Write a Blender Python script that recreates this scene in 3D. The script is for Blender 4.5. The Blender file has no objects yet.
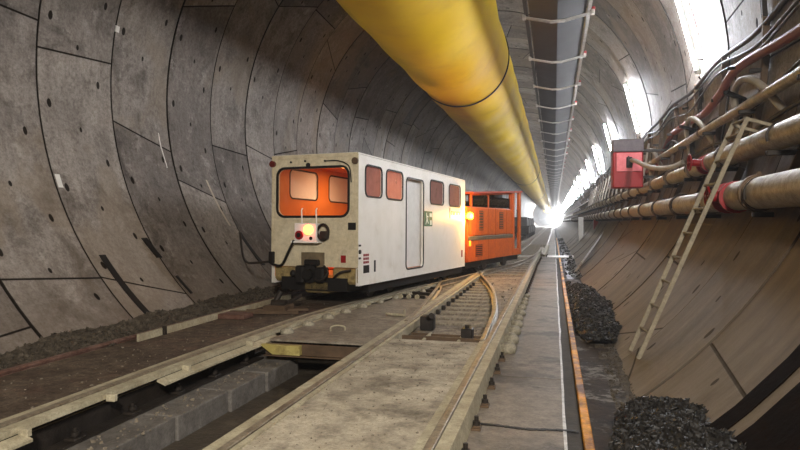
import bpy, math, random
from math import sin, cos, pi, radians as R_
from mathutils import Vector, Matrix, noise
random.seed(7)
SC = bpy.context.scene
COL = SC.collection

# ------------------------------------------------------------ camera, world, light, exposure
CAMZ = 1.35
cam = bpy.data.objects.new('camera', bpy.data.cameras.new('camera'))
COL.objects.link(cam)
cam.location = (0, 0, CAMZ)
cam.rotation_euler = (R_(90), 0, math.atan(154 / 620))
cam.data.sensor_width = 36.0
cam.data.lens = 36.0 * 620 / 800
cam.data.shift_y = -3.0 / 800
cam.data.clip_start = 0.05
cam.data.clip_end = 600
SC.camera = cam
w = bpy.data.worlds.new('world'); SC.world = w
w.use_nodes = True
w.node_tree.nodes['Background'].inputs[0].default_value = (0.9, 0.85, 0.8, 1)
w.node_tree.nodes['Background'].inputs[1].default_value = 0.02
SC.view_settings.view_transform = 'Standard'
SC.view_settings.look = 'None'
SC.view_settings.gamma = 1.0
SC.view_settings.use_curve_mapping = False
SC.view_settings.exposure = 0.15
SC.cycles.use_denoising = True
SC.cycles.max_bounces = 8
SC.cycles.diffuse_bounces = 4
SC.cycles.transparent_max_bounces = 16
SC.cycles.sample_clamp_indirect = 6.0
LAMP_E = 640.0        # tube lamp emission strength
HAZE = 0.0022

# thin dust haze in the tunnel air
vn = w.node_tree.nodes.new('ShaderNodeVolumeScatter'); vn.inputs['Density'].default_value = HAZE
vn.inputs['Anisotropy'].default_value = .6
w.node_tree.links.new(vn.outputs[0], w.node_tree.nodes['World Output'].inputs['Volume'])
# added fill spot behind the camera, an unseen helper brightening deck and car
fl = bpy.data.lights.new('added_fill_spot', 'SPOT'); fl.energy = 3600; fl.shadow_soft_size = .35; fl.color = (1, .93, .82)
fl.spot_size = R_(76); fl.spot_blend = .8
flo = bpy.data.objects.new('added_fill_spot', fl); COL.objects.link(flo); flo.location = (1.0, -3.2, 4.6)
flo.rotation_euler = (Vector((-2.6, 8.5, .2)) - flo.location).to_track_quat('-Z', 'Y').to_euler()
# added area light far down the tunnel to blow out the vanishing point
ff = bpy.data.lights.new('added_far_glow', 'AREA'); ff.energy = 16000; ff.size = 1.6; ff.color = (.95, .97, 1)
ffo = bpy.data.objects.new('added_far_glow', ff); COL.objects.link(ffo); ffo.location = (.3, 215, 2.6)
ffo.rotation_euler = (R_(-90), 0, 0)

# ------------------------------------------------------------ materials
def hexc(h):
    h = h.lstrip('#'); out = []
    for i in (0, 2, 4):
        c = int(h[i:i + 2], 16) / 255
        out.append(c / 12.92 if c <= .04045 else ((c + .055) / 1.055) ** 2.4)
    return (*out, 1)

class NT:
    def __init__(s, m): s.t = m.node_tree; s.n = m.node_tree.nodes; s.l = m.node_tree.links
    def new(s, k, **kw):
        n = s.n.new(k)
        for a, b in kw.items(): setattr(n, a, b)
        return n
    def setin(s, n, i, v):
        if hasattr(v, 'is_output') or isinstance(v, bpy.types.NodeSocket): s.l.new(v, n.inputs[i])
        elif v is not None: n.inputs[i].default_value = v
    def math(s, op, a, b=None, c=None, clamp=False):
        n = s.new('ShaderNodeMath', operation=op); n.use_clamp = clamp
        s.setin(n, 0, a); s.setin(n, 1, b)
        if c is not None: s.setin(n, 2, c)
        return n.outputs[0]
    def mix(s, f, a, b):
        n = s.new('ShaderNodeMix', data_type='RGBA')
        s.setin(n, 0, f); s.setin(n, 6, a); s.setin(n, 7, b)
        return n.outputs[2]
    def mul(s, f, a, b):
        n = s.new('ShaderNodeMix', data_type='RGBA', blend_type='MULTIPLY')
        s.setin(n, 0, f); s.setin(n, 6, a); s.setin(n, 7, b)
        return n.outputs[2]
    def noise(s, vec, sc, det=4, rough=.6, dist=0):
        n = s.new('ShaderNodeTexNoise')
        s.setin(n, 'Vector', vec); n.inputs['Scale'].default_value = sc
        n.inputs['Detail'].default_value = det; n.inputs['Roughness'].default_value = rough
        n.inputs['Distortion'].default_value = dist
        return n.outputs[0]
    def ramp(s, f, lo, hi):
        n = s.new('ShaderNodeMapRange'); n.clamp = True
        s.setin(n, 0, f); n.inputs[1].default_value = lo; n.inputs[2].default_value = hi
        return n.outputs[0]

MATS = {}
def mat(name, c1, c2=None, sc=6.0, rough=.7, metal=0., bump=.2, bsc=None, stain=None, ssc=2.0, samt=.5, rvar=.1, coat=0., slo=.5, shi=.7, grit=.0, spec=.3):
    """two-tone noisy surface with optional stain colour and bump"""
    if name in MATS: return MATS[name]
    m = bpy.data.materials.new(name); m.use_nodes = True; MATS[name] = m
    t = NT(m); b = t.n['Principled BSDF']
    b.inputs['Specular IOR Level'].default_value = spec
    tc = t.new('ShaderNodeTexCoord').outputs['Object']
    n1 = t.noise(tc, sc, 6, .65)
    col = t.mix(t.ramp(n1, .3, .7), hexc(c1), hexc(c2 or c1))
    if stain:
        n2 = t.noise(tc, ssc, 8, .7)
        col = t.mix(t.math('MULTIPLY', t.ramp(n2, slo, shi), samt), col, hexc(stain))
    if grit:
        n3 = t.noise(tc, 9, 10, .78); n4 = t.noise(tc, 38, 6, .8)
        col = t.mul(grit, col, t.mix(t.ramp(n3, .36, .62), hexc('55493e'), hexc('ffffff')))
        col = t.mul(grit * .7, col, t.mix(t.ramp(n4, .34, .55), hexc('5b5046'), hexc('ffffff')))
    t.l.new(col, b.inputs['Base Color'])
    t.l.new(t.math('ADD', t.math('MULTIPLY', n1, rvar * 2), rough - rvar, clamp=True), b.inputs['Roughness'])
    b.inputs['Metallic'].default_value = metal
    if coat: b.inputs['Coat Weight'].default_value = coat
    if bump:
        bn = t.new('ShaderNodeBump'); bn.inputs['Strength'].default_value = bump
        bn.inputs['Distance'].default_value = .02
        t.l.new(t.noise(tc, bsc or sc * 4, 5, .6), bn.inputs['Height'])
        t.l.new(bn.outputs[0], b.inputs['Normal'])
    return m

def emit(name, c, s):
    if name in MATS: return MATS[name]
    m = bpy.data.materials.new(name); m.use_nodes = True; MATS[name] = m
    b = m.node_tree.nodes['Principled BSDF']
    b.inputs['Base Color'].default_value = hexc(c)
    b.inputs['Emission Color'].default_value = hexc(c)
    b.inputs['Emission Strength'].default_value = s
    return m

def glass(name, tint='ffffff'):
    m = bpy.data.materials.new(name); m.use_nodes = True
    t = NT(m); out = t.n['Material Output']
    tr = t.new('ShaderNodeBsdfTransparent'); tr.inputs[0].default_value = hexc(tint)
    gl = t.new('ShaderNodeBsdfGlossy'); gl.inputs['Roughness'].default_value = .05
    mx = t.new('ShaderNodeMixShader'); f = t.new('ShaderNodeFresnel'); f.inputs[0].default_value = 1.4
    t.l.new(f.outputs[0], mx.inputs[0]); t.l.new(tr.outputs[0], mx.inputs[1]); t.l.new(gl.outputs[0], mx.inputs[2])
    t.l.new(mx.outputs[0], out.inputs[0])
    return m

CX, CZ, RAD = -2.24, 3.60, 4.80
L = 1.512; Y0 = 7.2

def lining_material():
    m = bpy.data.materials.new('segment_concrete'); m.use_nodes = True
    t = NT(m); b = t.n['Principled BSDF']
    pos = t.new('ShaderNodeNewGeometry').outputs['Position']
    sp = t.new('ShaderNodeSeparateXYZ'); t.l.new(pos, sp.inputs[0])
    x, y, z = sp.outputs
    M = t.math
    ang = M('ARCTAN2', M('SUBTRACT', x, CX), M('SUBTRACT', z, CZ))
    yr = M('DIVIDE', M('SUBTRACT', y, Y0), L)
    ring = M('FLOOR', yr); u = M('SUBTRACT', yr, ring)
    def wn(a, bb):
        c = t.new('ShaderNodeCombineXYZ'); t.setin(c, 0, a); t.setin(c, 1, bb)
        n = t.new('ShaderNodeTexWhiteNoise', noise_dimensions='2D'); t.l.new(c.outputs[0], n.inputs['Vector'])
        return n.outputs['Value']
    NS = 8
    v = M('ADD', M('MULTIPLY', ang, NS / (2 * pi)), M('MULTIPLY', wn(ring, 3.3), 1.0))
    vk = M('ROUND', v)
    skew = M('MULTIPLY', M('SUBTRACT', wn(ring, vk), .5), .34)
    dv = M('ABSOLUTE', M('SUBTRACT', M('SUBTRACT', v, vk), M('MULTIPLY', skew, M('SUBTRACT', u, .5))))
    arc = 2 * pi * RAD / NS
    dj = M('MULTIPLY', dv, arc)
    dr = M('MULTIPLY', M('MINIMUM', u, M('SUBTRACT', 1, u)), L)
    joint = M('MAXIMUM', t.ramp(dj, .018, .009), t.ramp(dr, .024, .015))
    seg = M('FLOOR', M('SUBTRACT', v, M('MULTIPLY', skew, M('SUBTRACT', u, .5))))
    tone = wn(M('ADD', ring, 11.7), seg)
    # bolt pockets
    fv = M('FRACT', M('MULTIPLY', v, 3.0))
    pk = None
    for uc, vc, hw, hh in ((.13, .35, .040, .065), (.80, .72, .034, .06), (.5, .1, .026, .04)):
        e = M('ADD', M('POWER', M('DIVIDE', M('MULTIPLY', M('SUBTRACT', u, uc), L), hw), 2),
              M('POWER', M('DIVIDE', M('MULTIPLY', M('SUBTRACT', fv, vc), arc / 3), hh), 2))
        p = t.ramp(e, 1.2, .8)
        pk = p if pk is None else M('MAXIMUM', pk, p)
    pick = M('GREATER_THAN', wn(M('FLOOR', M('MULTIPLY', v, 3.0)), M('ADD', ring, .5)), .35)
    pk = M('MULTIPLY', pk, pick)
    cb = t.new('ShaderNodeCombineXYZ'); t.setin(cb, 0, M('MULTIPLY', ang, RAD)); t.setin(cb, 1, y); t.setin(cb, 2, M('MULTIPLY', ring, 3.1))
    cv = cb.outputs[0]
    st = t.new('ShaderNodeMapping'); t.l.new(cv, st.inputs[0]); st.inputs['Scale'].default_value = (.25, 1.6, 1)
    n_big = t.noise(cv, .9, 6, .65)
    n_str = t.noise(st.outputs[0], 2.2, 6, .7, .3)
    n_fine = t.noise(cv, 14, 6, .7)
    st2 = t.new('ShaderNodeMapping'); t.l.new(cv, st2.inputs[0]); st2.inputs['Scale'].default_value = (1.0, .12, 1)
    n_lay = t.noise(st2.outputs[0], 5, 5, .7)
    col = t.mix(t.ramp(n_big, .3, .7), hexc('9a948f'), hexc('c2bbb4'))
    col = t.mul(1.0, col, t.mix(tone, hexc('b4b0ad'), hexc('fffdfa')))
    col = t.mul(.35, col, t.mix(t.ramp(n_str, .36, .60), hexc('a0978f'), hexc('ffffff')))
    col = t.mul(.6, col, t.mix(t.ramp(n_fine, .34, .58), hexc('a39b94'), hexc('ffffff')))
    col = t.mix(M('MULTIPLY', t.ramp(n_lay, .62, .78), .3), col, hexc('d5cdc4'))
    n_g = t.noise(cv, 30, 8, .8)
    col = t.mul(.45, col, t.mix(t.ramp(n_g, .36, .54), hexc('8d857e'), hexc('ffffff')))
    n_d = t.noise(cv, 1.3, 8, .75, .6)
    col = t.mul(.7, col, t.mix(t.ramp(n_d, .34, .50), hexc('7d746c'), hexc('ffffff')))
    n_w = t.noise(st.outputs[0], 4.0, 6, .8)
    col = t.mix(M('MULTIPLY', t.ramp(n_w, .60, .72), .2), col, hexc('e6dfd6'))
    n_b = t.noise(cv, 2.4, 9, .8, .2)
    col = t.mix(M('MULTIPLY', t.ramp(n_b, .56, .66), .35), col, hexc('d8d1c8'))
    n_pat = t.noise(cv, .42, 4, .55, .4)
    col = t.mix(M('MULTIPLY', t.ramp(n_pat, .54, .60), .4), col, hexc('8e7f6b'))
    # dried mud low on the right hand side, darker brown up behind the pipes
    mud = M('MULTIPLY', t.ramp(M('ADD', z, M('MULTIPLY', n_str, 1.1)), 3.9, 2.3), M('GREATER_THAN', x, -1))
    mudc = t.mix(t.ramp(n_str, .35, .65), t.mix(t.ramp(z, .3, 1.3), hexc('554838'), hexc('3a2511')), t.mix(t.ramp(z, .3, 1.3), hexc('7a6d5d'), hexc('5c4122')))
    col = t.mix(M('MULTIPLY', mud, .85), col, mudc)
    mudl = M('MULTIPLY', t.ramp(M('ADD', z, M('MULTIPLY', n_big, .8)), 1.4, .5), M('LESS_THAN', x, -1))
    col = t.mix(M('MULTIPLY', mudl, .5), col, hexc('6b5d4e'))
    dark = M('MULTIPLY', M('MAXIMUM', M('MULTIPLY', joint, .95), M('MULTIPLY', pk, .93)), M('SUBTRACT', 1, M('MULTIPLY', mud, .35)))
    col = t.mix(dark, col, hexc('15110e'))
    t.l.new(col, b.inputs['Base Color'])
    t.l.new(M('ADD', M('ADD', M('MULTIPLY', n_str, .3), .50), dark, clamp=True), b.inputs['Roughness'])
    t.l.new(M('MULTIPLY', M('SUBTRACT', 1, dark), .3), b.inputs['Specular IOR Level'])
    h = M('SUBTRACT', M('ADD', M('MULTIPLY', n_fine, .12), M('MULTIPLY', n_big, .25)), M('ADD', joint, pk))
    bn = t.new('ShaderNodeBump'); bn.inputs['Strength'].default_value = .5; bn.inputs['Distance'].default_value = .02
    t.l.new(h, bn.inputs['Height']); t.l.new(bn.outputs[0], b.inputs['Normal'])
    return m

lining = lining_material()
floor_dusty = mat('dusty_concrete', 'b0a48f', 'd3c8b2', 1.6, .75, bump=.5, bsc=22, stain='5b5246', ssc=2.6, samt=.75, slo=.46, shi=.66, grit=0.45)
floor_left = mat('red_brown_floor', '554639', '7a6a59', 2.2, .8, bump=.5, bsc=18, stain='74463a', ssc=.8, samt=.6, grit=0.8)
floor_mid = mat('gravelly_concrete', '8a7e6f', 'bdb1a1', 3.2, .8, bump=.7, bsc=26, stain='4a4239', ssc=3.3, samt=.7, grit=0.8)
walk_m = mat('walkway_concrete', '7a7064', '998d7f', 1.4, .62, bump=.25, bsc=30, stain='3d3631', ssc=1.1, samt=.65, slo=.52, shi=.6, grit=0.45)
wet_m = mat('wet_floor', '2a221b', '4a3c30', 2.5, .75, bump=.5, bsc=9, stain='8d8880', ssc=3.2, samt=.85, slo=.53, shi=.6, rvar=.15, spec=.12, grit=0.6)
chan_m = mat('wet_channel', '332f2b', '4c4741', 5, .8, bump=.4, bsc=20)
lime_m = mat('lime_scale', '8d8880', 'd5d2cc', 18, .45, bump=.4)
rust_orange = mat('wet_orange_rust', 'cf8200', 'f2a812', 7, .55, bump=.6, bsc=10, stain='4a2a10', ssc=2.4, samt=.9, slo=.42, shi=.6, spec=.1)
ledge_m = mat('ledge_concrete', '65605a', '85807a', 3, .7, bump=.4, bsc=24, stain='453f39', ssc=2, samt=.5, grit=0.5)
pit_m = mat('pit_mud', '3a342c', '5f564a', 3, .45, bump=.6, bsc=9, grit=0.6)
cream_steel = mat('cream_painted_steel', 'b3a88c', 'd0c7ab', 3, .6, bump=.25, bsc=14, stain='6a5a45', ssc=4.5, samt=.6, grit=0.5)
rail_m = mat('dusty_rail_steel', '8a7d6b', 'ada18b', 5, .5, .3, bump=.3, stain='4a2e22', ssc=3, samt=.6, grit=0.5)
rail_red = mat('rusty_rail_steel', '6d4a3e', '94776a', 5, .55, .2, bump=.3, grit=0.5)
dark_steel = mat('dark_steel', '1f1b18', '37302a', 6, .55, .3, bump=.3)
brown_steel = mat('brown_steel', '4b3c2e', '6a5643', 5, .6, .3, bump=.3)
plate_m = mat('dusty_plate', '8a7f70', 'a89d8c', 2.2, .65, .1, bump=.35, bsc=16, stain='5a4a3c', ssc=3, samt=.6, grit=0.6)
yellow_ch = mat('yellow_channel_paint', '9a8b4d', 'b3a568', 4, .6, bump=.3, stain='54401f', ssc=5, samt=.8)
ladder_m = mat('ladder_aluminium', '7d7361', 'a1967f', 8, .6, .2, bump=.2, stain='5d5140', ssc=9, samt=.5, grit=0.4)
pipe_m = mat('dusty_pipe_steel', 'a89c8a', 'c9bda9', 3, .5, .15, bump=.25, bsc=20, stain='5f452a', ssc=3, samt=.6, grit=0.5)
pipe_hi = mat('pale_dusty_pipe', 'b3a384', 'd0c2a2', 4, .5, .1, bump=.2, stain='6d5230', ssc=4, samt=.5, grit=0.5)
red_m = mat('red_enamel', '7e1014', '991a1d', 6, .45, bump=.15, stain='3a0d0c', ssc=6, samt=.4)
red_pl = mat('pale_red_panel', 'c2575a', 'd97677', 9, .5, bump=.1)
red_top = mat('dusty_dark_cover', '4d4446', '675d5e', 6, .6, bump=.15)
hose_red = mat('red_hose_rubber', '7c3b33', '93504a', 6, .55, bump=.15)
hose_grey = mat('grey_hose_rubber', '8d8478', 'a89f92', 6, .6, bump=.15)
black_m = mat('black_rubber', '0e0c0b', '1b1816', 8, .6, bump=.2)
cable_m = mat('cable_sheath', '2a2422', '40372f', 8, .6, bump=.2)
duct_m = mat('yellow_duct_fabric', 'efc400', 'fbd610', .8, .62, bump=.08, bsc=1.2, stain='c39200', ssc=1.0, samt=.35)
belt_m = mat('belt_cover_sheet', '131211', '262423', 2, .5, .1, bump=.15, stain='2d2a28', ssc=1.2, samt=.4)
galv = mat('galvanised_steel', 'a5a19b', 'c9c5bf', 8, .4, .5, bump=.1)
car_m = mat('cream_car_paint', 'ece8dd', 'f6f2ea', 3, .45, bump=.06, stain='b3a184', ssc=2.4, samt=.4, slo=.55, shi=.8)
car_front = mat('grimy_cream_paint', 'cec0a0', 'e0d4b8', 2.6, .5, bump=.1, stain='8a7657', ssc=5, samt=.55, slo=.5, shi=.75, grit=0.25)
car_in = mat('car_interior_lining', 'bd6a28', 'cf7c36', 3, .6, bump=.05)
bumper_m = mat('yellowed_bumper_paint', 'a08a55', 'bda877', 5, .5, bump=.2, stain='4d381c', ssc=5, samt=.7, grit=0.6)
white_m = mat('white_paint', 'dddad4', 'efece6', 6, .5, bump=.05)
green_m = mat('green_sign_paint', '1f5f49', '2a735a', 6, .5, bump=.0)
pale_green = mat('pale_sign_paint', 'cfe6da', 'dff0e8', 6, .5, bump=.0)
orange_m = mat('orange_loco_paint', 'd65a14', 'ea7427', 3, .45, bump=.1, stain='8c3a10', ssc=4, samt=.45, slo=.52, shi=.75, grit=0.25)
orange_dk = mat('dirty_orange_paint', 'a8430f', 'c25618', 4, .5, bump=.15)
belt_band = mat('dirty_grey_band', '554a3a', '7a6a52', 6, .6, bump=.2)
gravel_dry = mat('dry_muck', '3b342b', '6b6153', 14, .8, bump=.8, bsc=40, grit=0.5)
gravel_wet = mat('wet_black_muck', '0c0b0a', '2a2724', 12, .45, bump=.6, bsc=30, rvar=.2)
mortar_m = mat('pale_mortar', '8d8672', 'b3ab97', 8, .8, bump=.6, bsc=22, grit=0.5)
sleeper_m = mat('pale_sleeper', '938978', 'b5aa97', 4, .75, bump=.5, bsc=22, stain='5f5548', ssc=5, samt=.6, grit=0.7)
tube_e = emit('tube_glow', 'f4f7ff', LAMP_E)
beacon_e = emit('amber_glow', 'ffb41c', 40)
lamp_e = emit('orange_lamp_glow', 'ff6a38', 8)
cabin_e = emit('cabin_lamp_glow', 'ffb060', 4)
pane_m = glass('window_glass', 'f4efe9')
def diffuse_glass(name, c, amt):
    m = glass(name, 'f4efe9'); t = NT(m); out = t.n['Material Output']
    base = out.inputs[0].links[0].from_socket
    d = t.new('ShaderNodeBsdfDiffuse'); d.inputs[0].default_value = hexc(c)
    tl = t.new('ShaderNodeBsdfTranslucent'); tl.inputs[0].default_value = hexc(c)
    a = t.new('ShaderNodeAddShader'); a2 = t.new('ShaderNodeMixShader'); a2.inputs[0].default_value = .4
    t.l.new(d.outputs[0], a2.inputs[1]); t.l.new(tl.outputs[0], a2.inputs[2])
    mx = t.new('ShaderNodeMixShader'); tc = t.new('ShaderNodeTexCoord').outputs['Object']
    f = t.math('ADD', t.math('MULTIPLY', t.noise(tc, 5, 5, .7), .3), amt - .15)
    t.l.new(f, mx.inputs[0]); t.l.new(base, mx.inputs[1]); t.l.new(a2.outputs[0], mx.inputs[2]); t.l.new(mx.outputs[0], out.inputs[0])
    return m
backlit_pane_m = diffuse_glass('backlit_window_glass', 'f6f0ec', .95)  # pale tone paints in the tunnel light coming through the left panes
pink_pane_m = diffuse_glass('pinkish_window_glass', 'd9a79b', .42)  # pink mixed unevenly over the clear glass

# ------------------------------------------------------------ mesh builder
class MB:
    def __init__(s): s.v = []; s.f = []; s.sm = []
    def add(s, vs, fs, smooth=False):
        o = len(s.v); s.v += [tuple(p) for p in vs]
        s.f += [tuple(i + o for i in f) for f in fs]; s.sm += [smooth] * len(fs)
        return s
    def box(s, x0, x1, y0, y1, z0, z1, M=None, ch=0.0):
        if ch > 0:
            c = min(ch, (x1 - x0) * .45, (y1 - y0) * .45, (z1 - z0) * .45)
            P = []
            for sx, X in ((0, x0), (1, x1)):
                for sy, Y in ((0, y0), (1, y1)):
                    for sz, Z in ((0, z0), (1, z1)):
                        dx, dy, dz = (c if sx == 0 else -c), (c if sy == 0 else -c), (c if sz == 0 else -c)
                        P += [(X, Y + dy, Z + dz), (X + dx, Y, Z + dz), (X + dx, Y + dy, Z)]
            def i(sx, sy, sz, k): return ((sx * 2 + sy) * 2 + sz) * 3 + k
            F = []
            for a in (0, 1):
                F.append((i(a,0,0,0), i(a,1,0,0), i(a,1,1,0), i(a,0,1,0)))
                F.append((i(0,a,0,1), i(1,a,0,1), i(1,a,1,1), i(0,a,1,1)))
                F.append((i(0,0,a,2), i(1,0,a,2), i(1,1,a,2), i(0,1,a,2)))
                for bb in (0, 1):
                    F.append((i(0,a,bb,1), i(1,a,bb,1), i(1,a,bb,2), i(0,a,bb,2)))
                    F.append((i(a,0,bb,0), i(a,1,bb,0), i(a,1,bb,2), i(a,0,bb,2)))
                    F.append((i(a,bb,0,0), i(a,bb,1,0), i(a,bb,1,1), i(a,bb,0,1)))
                    for c2 in (0, 1): F.append((i(a,bb,c2,0), i(a,bb,c2,1), i(a,bb,c2,2)))
        else:
            P = [(x, y, z) for x in (x0, x1) for y in (y0, y1) for z in (z0, z1)]
            F = [(0,1,3,2), (4,6,7,5), (0,4,5,1), (2,3,7,6), (0,2,6,4), (1,5,7,3)]
        if M: P = [M @ Vector(p) for p in P]
        return s.add(P, F)
    def tube(s, pts, r, n=10, cap=True):
        pts = [Vector(p) for p in pts]; V = []; F = []
        rr = r if isinstance(r, (list, tuple)) else [r] * len(pts)
        ref = Vector((0, 0, 1))
        for k, p in enumerate(pts):
            d = (pts[min(k + 1, len(pts) - 1)] - pts[max(k - 1, 0)]).normalized()
            if abs(d.dot(ref)) > .95: ref = Vector((1, 0, 0)) if abs(d.x) < .9 else Vector((0, 1, 0))
            a = d.cross(ref).normalized(); b = a.cross(d).normalized(); ref = b
            V += [p + (a * cos(2 * pi * j / n) + b * sin(2 * pi * j / n)) * rr[k] for j in range(n)]
        for k in range(len(pts) - 1):
            for j in range(n):
                F.append((k*n + j, k*n + (j+1) % n, (k+1)*n + (j+1) % n, (k+1)*n + j))
        s.add(V, F, True)
        if cap:
            s.add(V[:n], [tuple(range(n))]); s.add(V[-n:], [tuple(range(n))])
        return s
    def cyl(s, p0, p1, r, n=16): return s.tube([p0, p1], r, n)
    def bar(s, p0, p1, wd, ht, up=(0, 0, 1)):
        p0, p1 = Vector(p0), Vector(p1); d = (p1 - p0); ln = d.length; d.normalize()
        a = d.cross(Vector(up)).normalized(); b = a.cross(d).normalized()
        M = Matrix((a, d, b)).transposed().to_4x4(); M.translation = p0
        return s.box(-wd/2, wd/2, 0, ln, -ht/2, ht/2, M, min(wd, ht) * .12)
    def sweep(s, path, prof, smooth=False, closed=True):
        path = [Vector(p) for p in path]; V = []; F = []; n = len(prof)
        for k, p in enumerate(path):
            d = path[min(k + 1, len(path) - 1)] - path[max(k - 1, 0)]
            a = Vector((d.y, -d.x, 0)).normalized()
            V += [p + a * q[0] + Vector((0, 0, q[1])) for q in prof]
        for k in range(len(path) - 1):
            for j in range(n if closed else n - 1):
                F.append((k*n + j, k*n + (j+1) % n, (k+1)*n + (j+1) % n, (k+1)*n + j))
        s.add(V, F, smooth)
        if closed: s.add(V[:n], [tuple(range(n))]); s.add(V[-n:], [tuple(range(n))])
        return s
    def sphere(s, c, r, nu=16, nv=10):
        r = r if isinstance(r, tuple) else (r, r, r); V = []; F = []
        for i in range(nv + 1):
            for j in range(nu):
                t, p = pi * i / nv, 2 * pi * j / nu
                V.append((c[0] + r[0]*sin(t)*cos(p), c[1] + r[1]*sin(t)*sin(p), c[2] + r[2]*cos(t)))
        for i in range(nv):
            for j in range(nu):
                F.append((i*nu + j, i*nu + (j+1) % nu, (i+1)*nu + (j+1) % nu, (i+1)*nu + j))
        return s.add(V, F, True)
    def build(s, name, m, parent=None, loc=None, recalc=True):
        me = bpy.data.meshes.new(name)
        me.from_pydata(s.v, [], s.f); me.polygons.foreach_set('use_smooth', s.sm)
        me.materials.append(m); me.update()
        if recalc:
            import bmesh
            b = bmesh.new(); b.from_mesh(me); bmesh.ops.recalc_face_normals(b, faces=b.faces); b.to_mesh(me); b.free()
        o = bpy.data.objects.new(name, me); COL.objects.link(o)
        if loc: o.location = loc
        if parent: o.parent = parent
        return o

def tag(o, label=None, cat=None, group=None, kind=None):
    if label: o['label'] = label
    if cat: o['category'] = cat
    if group: o['group'] = group
    if kind: o['kind'] = kind
    return o
def struct(o): o['kind'] = 'structure'; return o
def empty(name, label, cat, loc=(0, 0, 0), rot=(0, 0, 0), group=None):
    o = bpy.data.objects.new(name, None); COL.objects.link(o); o.empty_display_size = .1
    o.location = loc; o.rotation_euler = rot
    return tag(o, label, cat, group)
def copy_tree(o, parent=None):
    c = o.copy(); COL.objects.link(c); c.parent = parent
    for ch in [x for x in o.children]: copy_tree(ch, c)
    return c
def smooth_path(pts, n=8):
    pts = [Vector(p) for p in pts]; out = []
    P = [pts[0] * 2 - pts[1]] + pts + [pts[-1] * 2 - pts[-2]]
    for i in range(1, len(P) - 2):
        a, b, c, d = P[i-1], P[i], P[i+1], P[i+2]
        for k in range(n):
            t = k / n
            out.append(.5 * ((2*b) + (c-a)*t + (2*a-5*b+4*c-d)*t*t + (3*b-a-3*c+d)*t*t*t))
    out.append(pts[-1]); return out
def wallp(deg, y, r=RAD):
    a = R_(deg); return Vector((CX + r * sin(a), y, CZ + r * cos(a)))
def wall_x(z, side=1, r=RAD): return CX + side * math.sqrt(max(0, r*r - (z - CZ)**2))

# ------------------------------------------------------------ tunnel lining
YEND = 300.0
def ring_rows():
    rows = [(-9.0, .0)]
    k = -10
    while True:
        yj = Y0 + k * L; k += 1
        if yj < -8.9: continue
        if yj > 48: break
        lip = .003 * ((k * 7) % 5 - 2)
        if abs(yj - 4.176) < .1:      # handled by the wide gap on the right
            pass
        rows += [(yj - .0165, None), (yj - .011, .03), (yj + .011, .03), (yj + .0165, lip)]
    # carry the lip value to the row before the next joint
    last = 0.; out = []
    for y, o in rows:
        if o is None: out.append((y, last))
        else:
            out.append((y, o)); last = o if o != .03 else last
    out.append((YEND, 0.))
    return out
ROWS = ring_rows()
def lining_part(name, a0, a1, gap=False):
    rows = list(ROWS)
    if gap:
        rows = [(y, o) for y, o in rows if not (3.85 < y < 4.5)] 
        rows += [(3.86, .0), (3.93, .20), (3.94, .03), (4.10, .02), (4.115, .24), (4.33, .26), (4.345, .0)]
        rows.sort()
    n = max(8, int((a1 - a0) / 3)); V = []; F = []; S = []
    def rowpts(y, o):
        P = []
        for j in range(n + 1):
            d = a0 + (a1 - a0) * j / n
            oo = o
            if gap and y < 4.36 and y > 3.85 and d < 88: oo = 0
            if gap and y <= 3.86 and d > 88: oo = .2
            P.append(wallp(d, y, RAD + oo))
        return P
    m = n + 1
    for k in range(len(rows) - 1):
        base = len(V); V += rowpts(*rows[k]) + rowpts(*rows[k+1])
        big = rows[k+1][0] - rows[k][0] > .3
        for j in range(n): F.append((base + j, base + j + 1, base + m + j + 1, base + m + j)); S.append(big)
    b = MB(); b.add(V, F, False); b.sm = S
    me_o = b.build(name, lining, recalc=False)
    return struct(me_o)
lining_part('ceiling', -48, 48)
lining_part('wall_left', -150, -48)
lining_part('wall_right', 48, 153)
for nm, y in (('wall_back', -9.0), ('wall_front', YEND)):
    b = MB(); V = [wallp(360 * j / 64, y, RAD + .05) for j in range(64)]
    b.add(V, [tuple(range(64))]); struct(b.build(nm, lining))

# ------------------------------------------------------------ floors
def fbox(name, m, x0, x1, y0, y1, z0, z1):
    b = MB(); b.box(x0, x1, y0, y1, z0, z1); return struct(b.build(name, m))
fbox('floor', pit_m, -5.0, .7, -9, YEND, -1.0, -.50)
fbox('floor', floor_dusty, -1.99, -.80, -8.9, 7.1, -.61, -.03)
fbox('floor', floor_mid, -1.99, -.60, 7.1, YEND, -.61, -.14)
fbox('floor', floor_mid, -5.4, -2.0, 8.6, YEND, -.61, -.13)
XR = smooth_path([(-3.58, -8.9, 0), (-3.585, 3.4, 0), (-3.56, 6.5, 0), (-3.42, 8.9, 0), (-3.08, 10.9, 0), (-2.55, 13.7, 0), (-2.0, 16.5, 0),
                  (-1.42, 19.8, 0), (-.98, 23.5, 0), (-.74, 28, 0), (-.66, 34, 0)], 8)
b = MB()
edge = [p for p in XR if p.y < 12.5]
V = []; F = []
for p in edge:
    for q in ((-5.6, -.7), (-5.6, -.05), (p.x - .10, -.05), (p.x - .10, -.7)): V.append((q[0], p.y, q[1]))
for k in range(len(edge) - 1):
    for j in range(3): F.append((k*4+j, k*4+j+1, k*4+4+j+1, k*4+4+j))
F.append((0, 1, 2, 3)); F.append(tuple(len(V) - 4 + i for i in range(4)))
b.add(V, F); struct(b.build('floor', floor_left))
b = MB(); y = -8.9
rnd = random.Random(3)
while y < 120:
    ln = 1.5 if y < 60 else 30
    b.box(-.62, .065, y, y + ln - .014, -.7, -.15 + rnd.uniform(-.002, .002)); y += ln
struct(b.build('floor', walk_m))
fbox('floor', walk_m, -.6, .06, -8.9, YEND, -.72, -.165)
fbox('floor', chan_m, .06, .20, -8.9, YEND, -.7, -.175)
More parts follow.
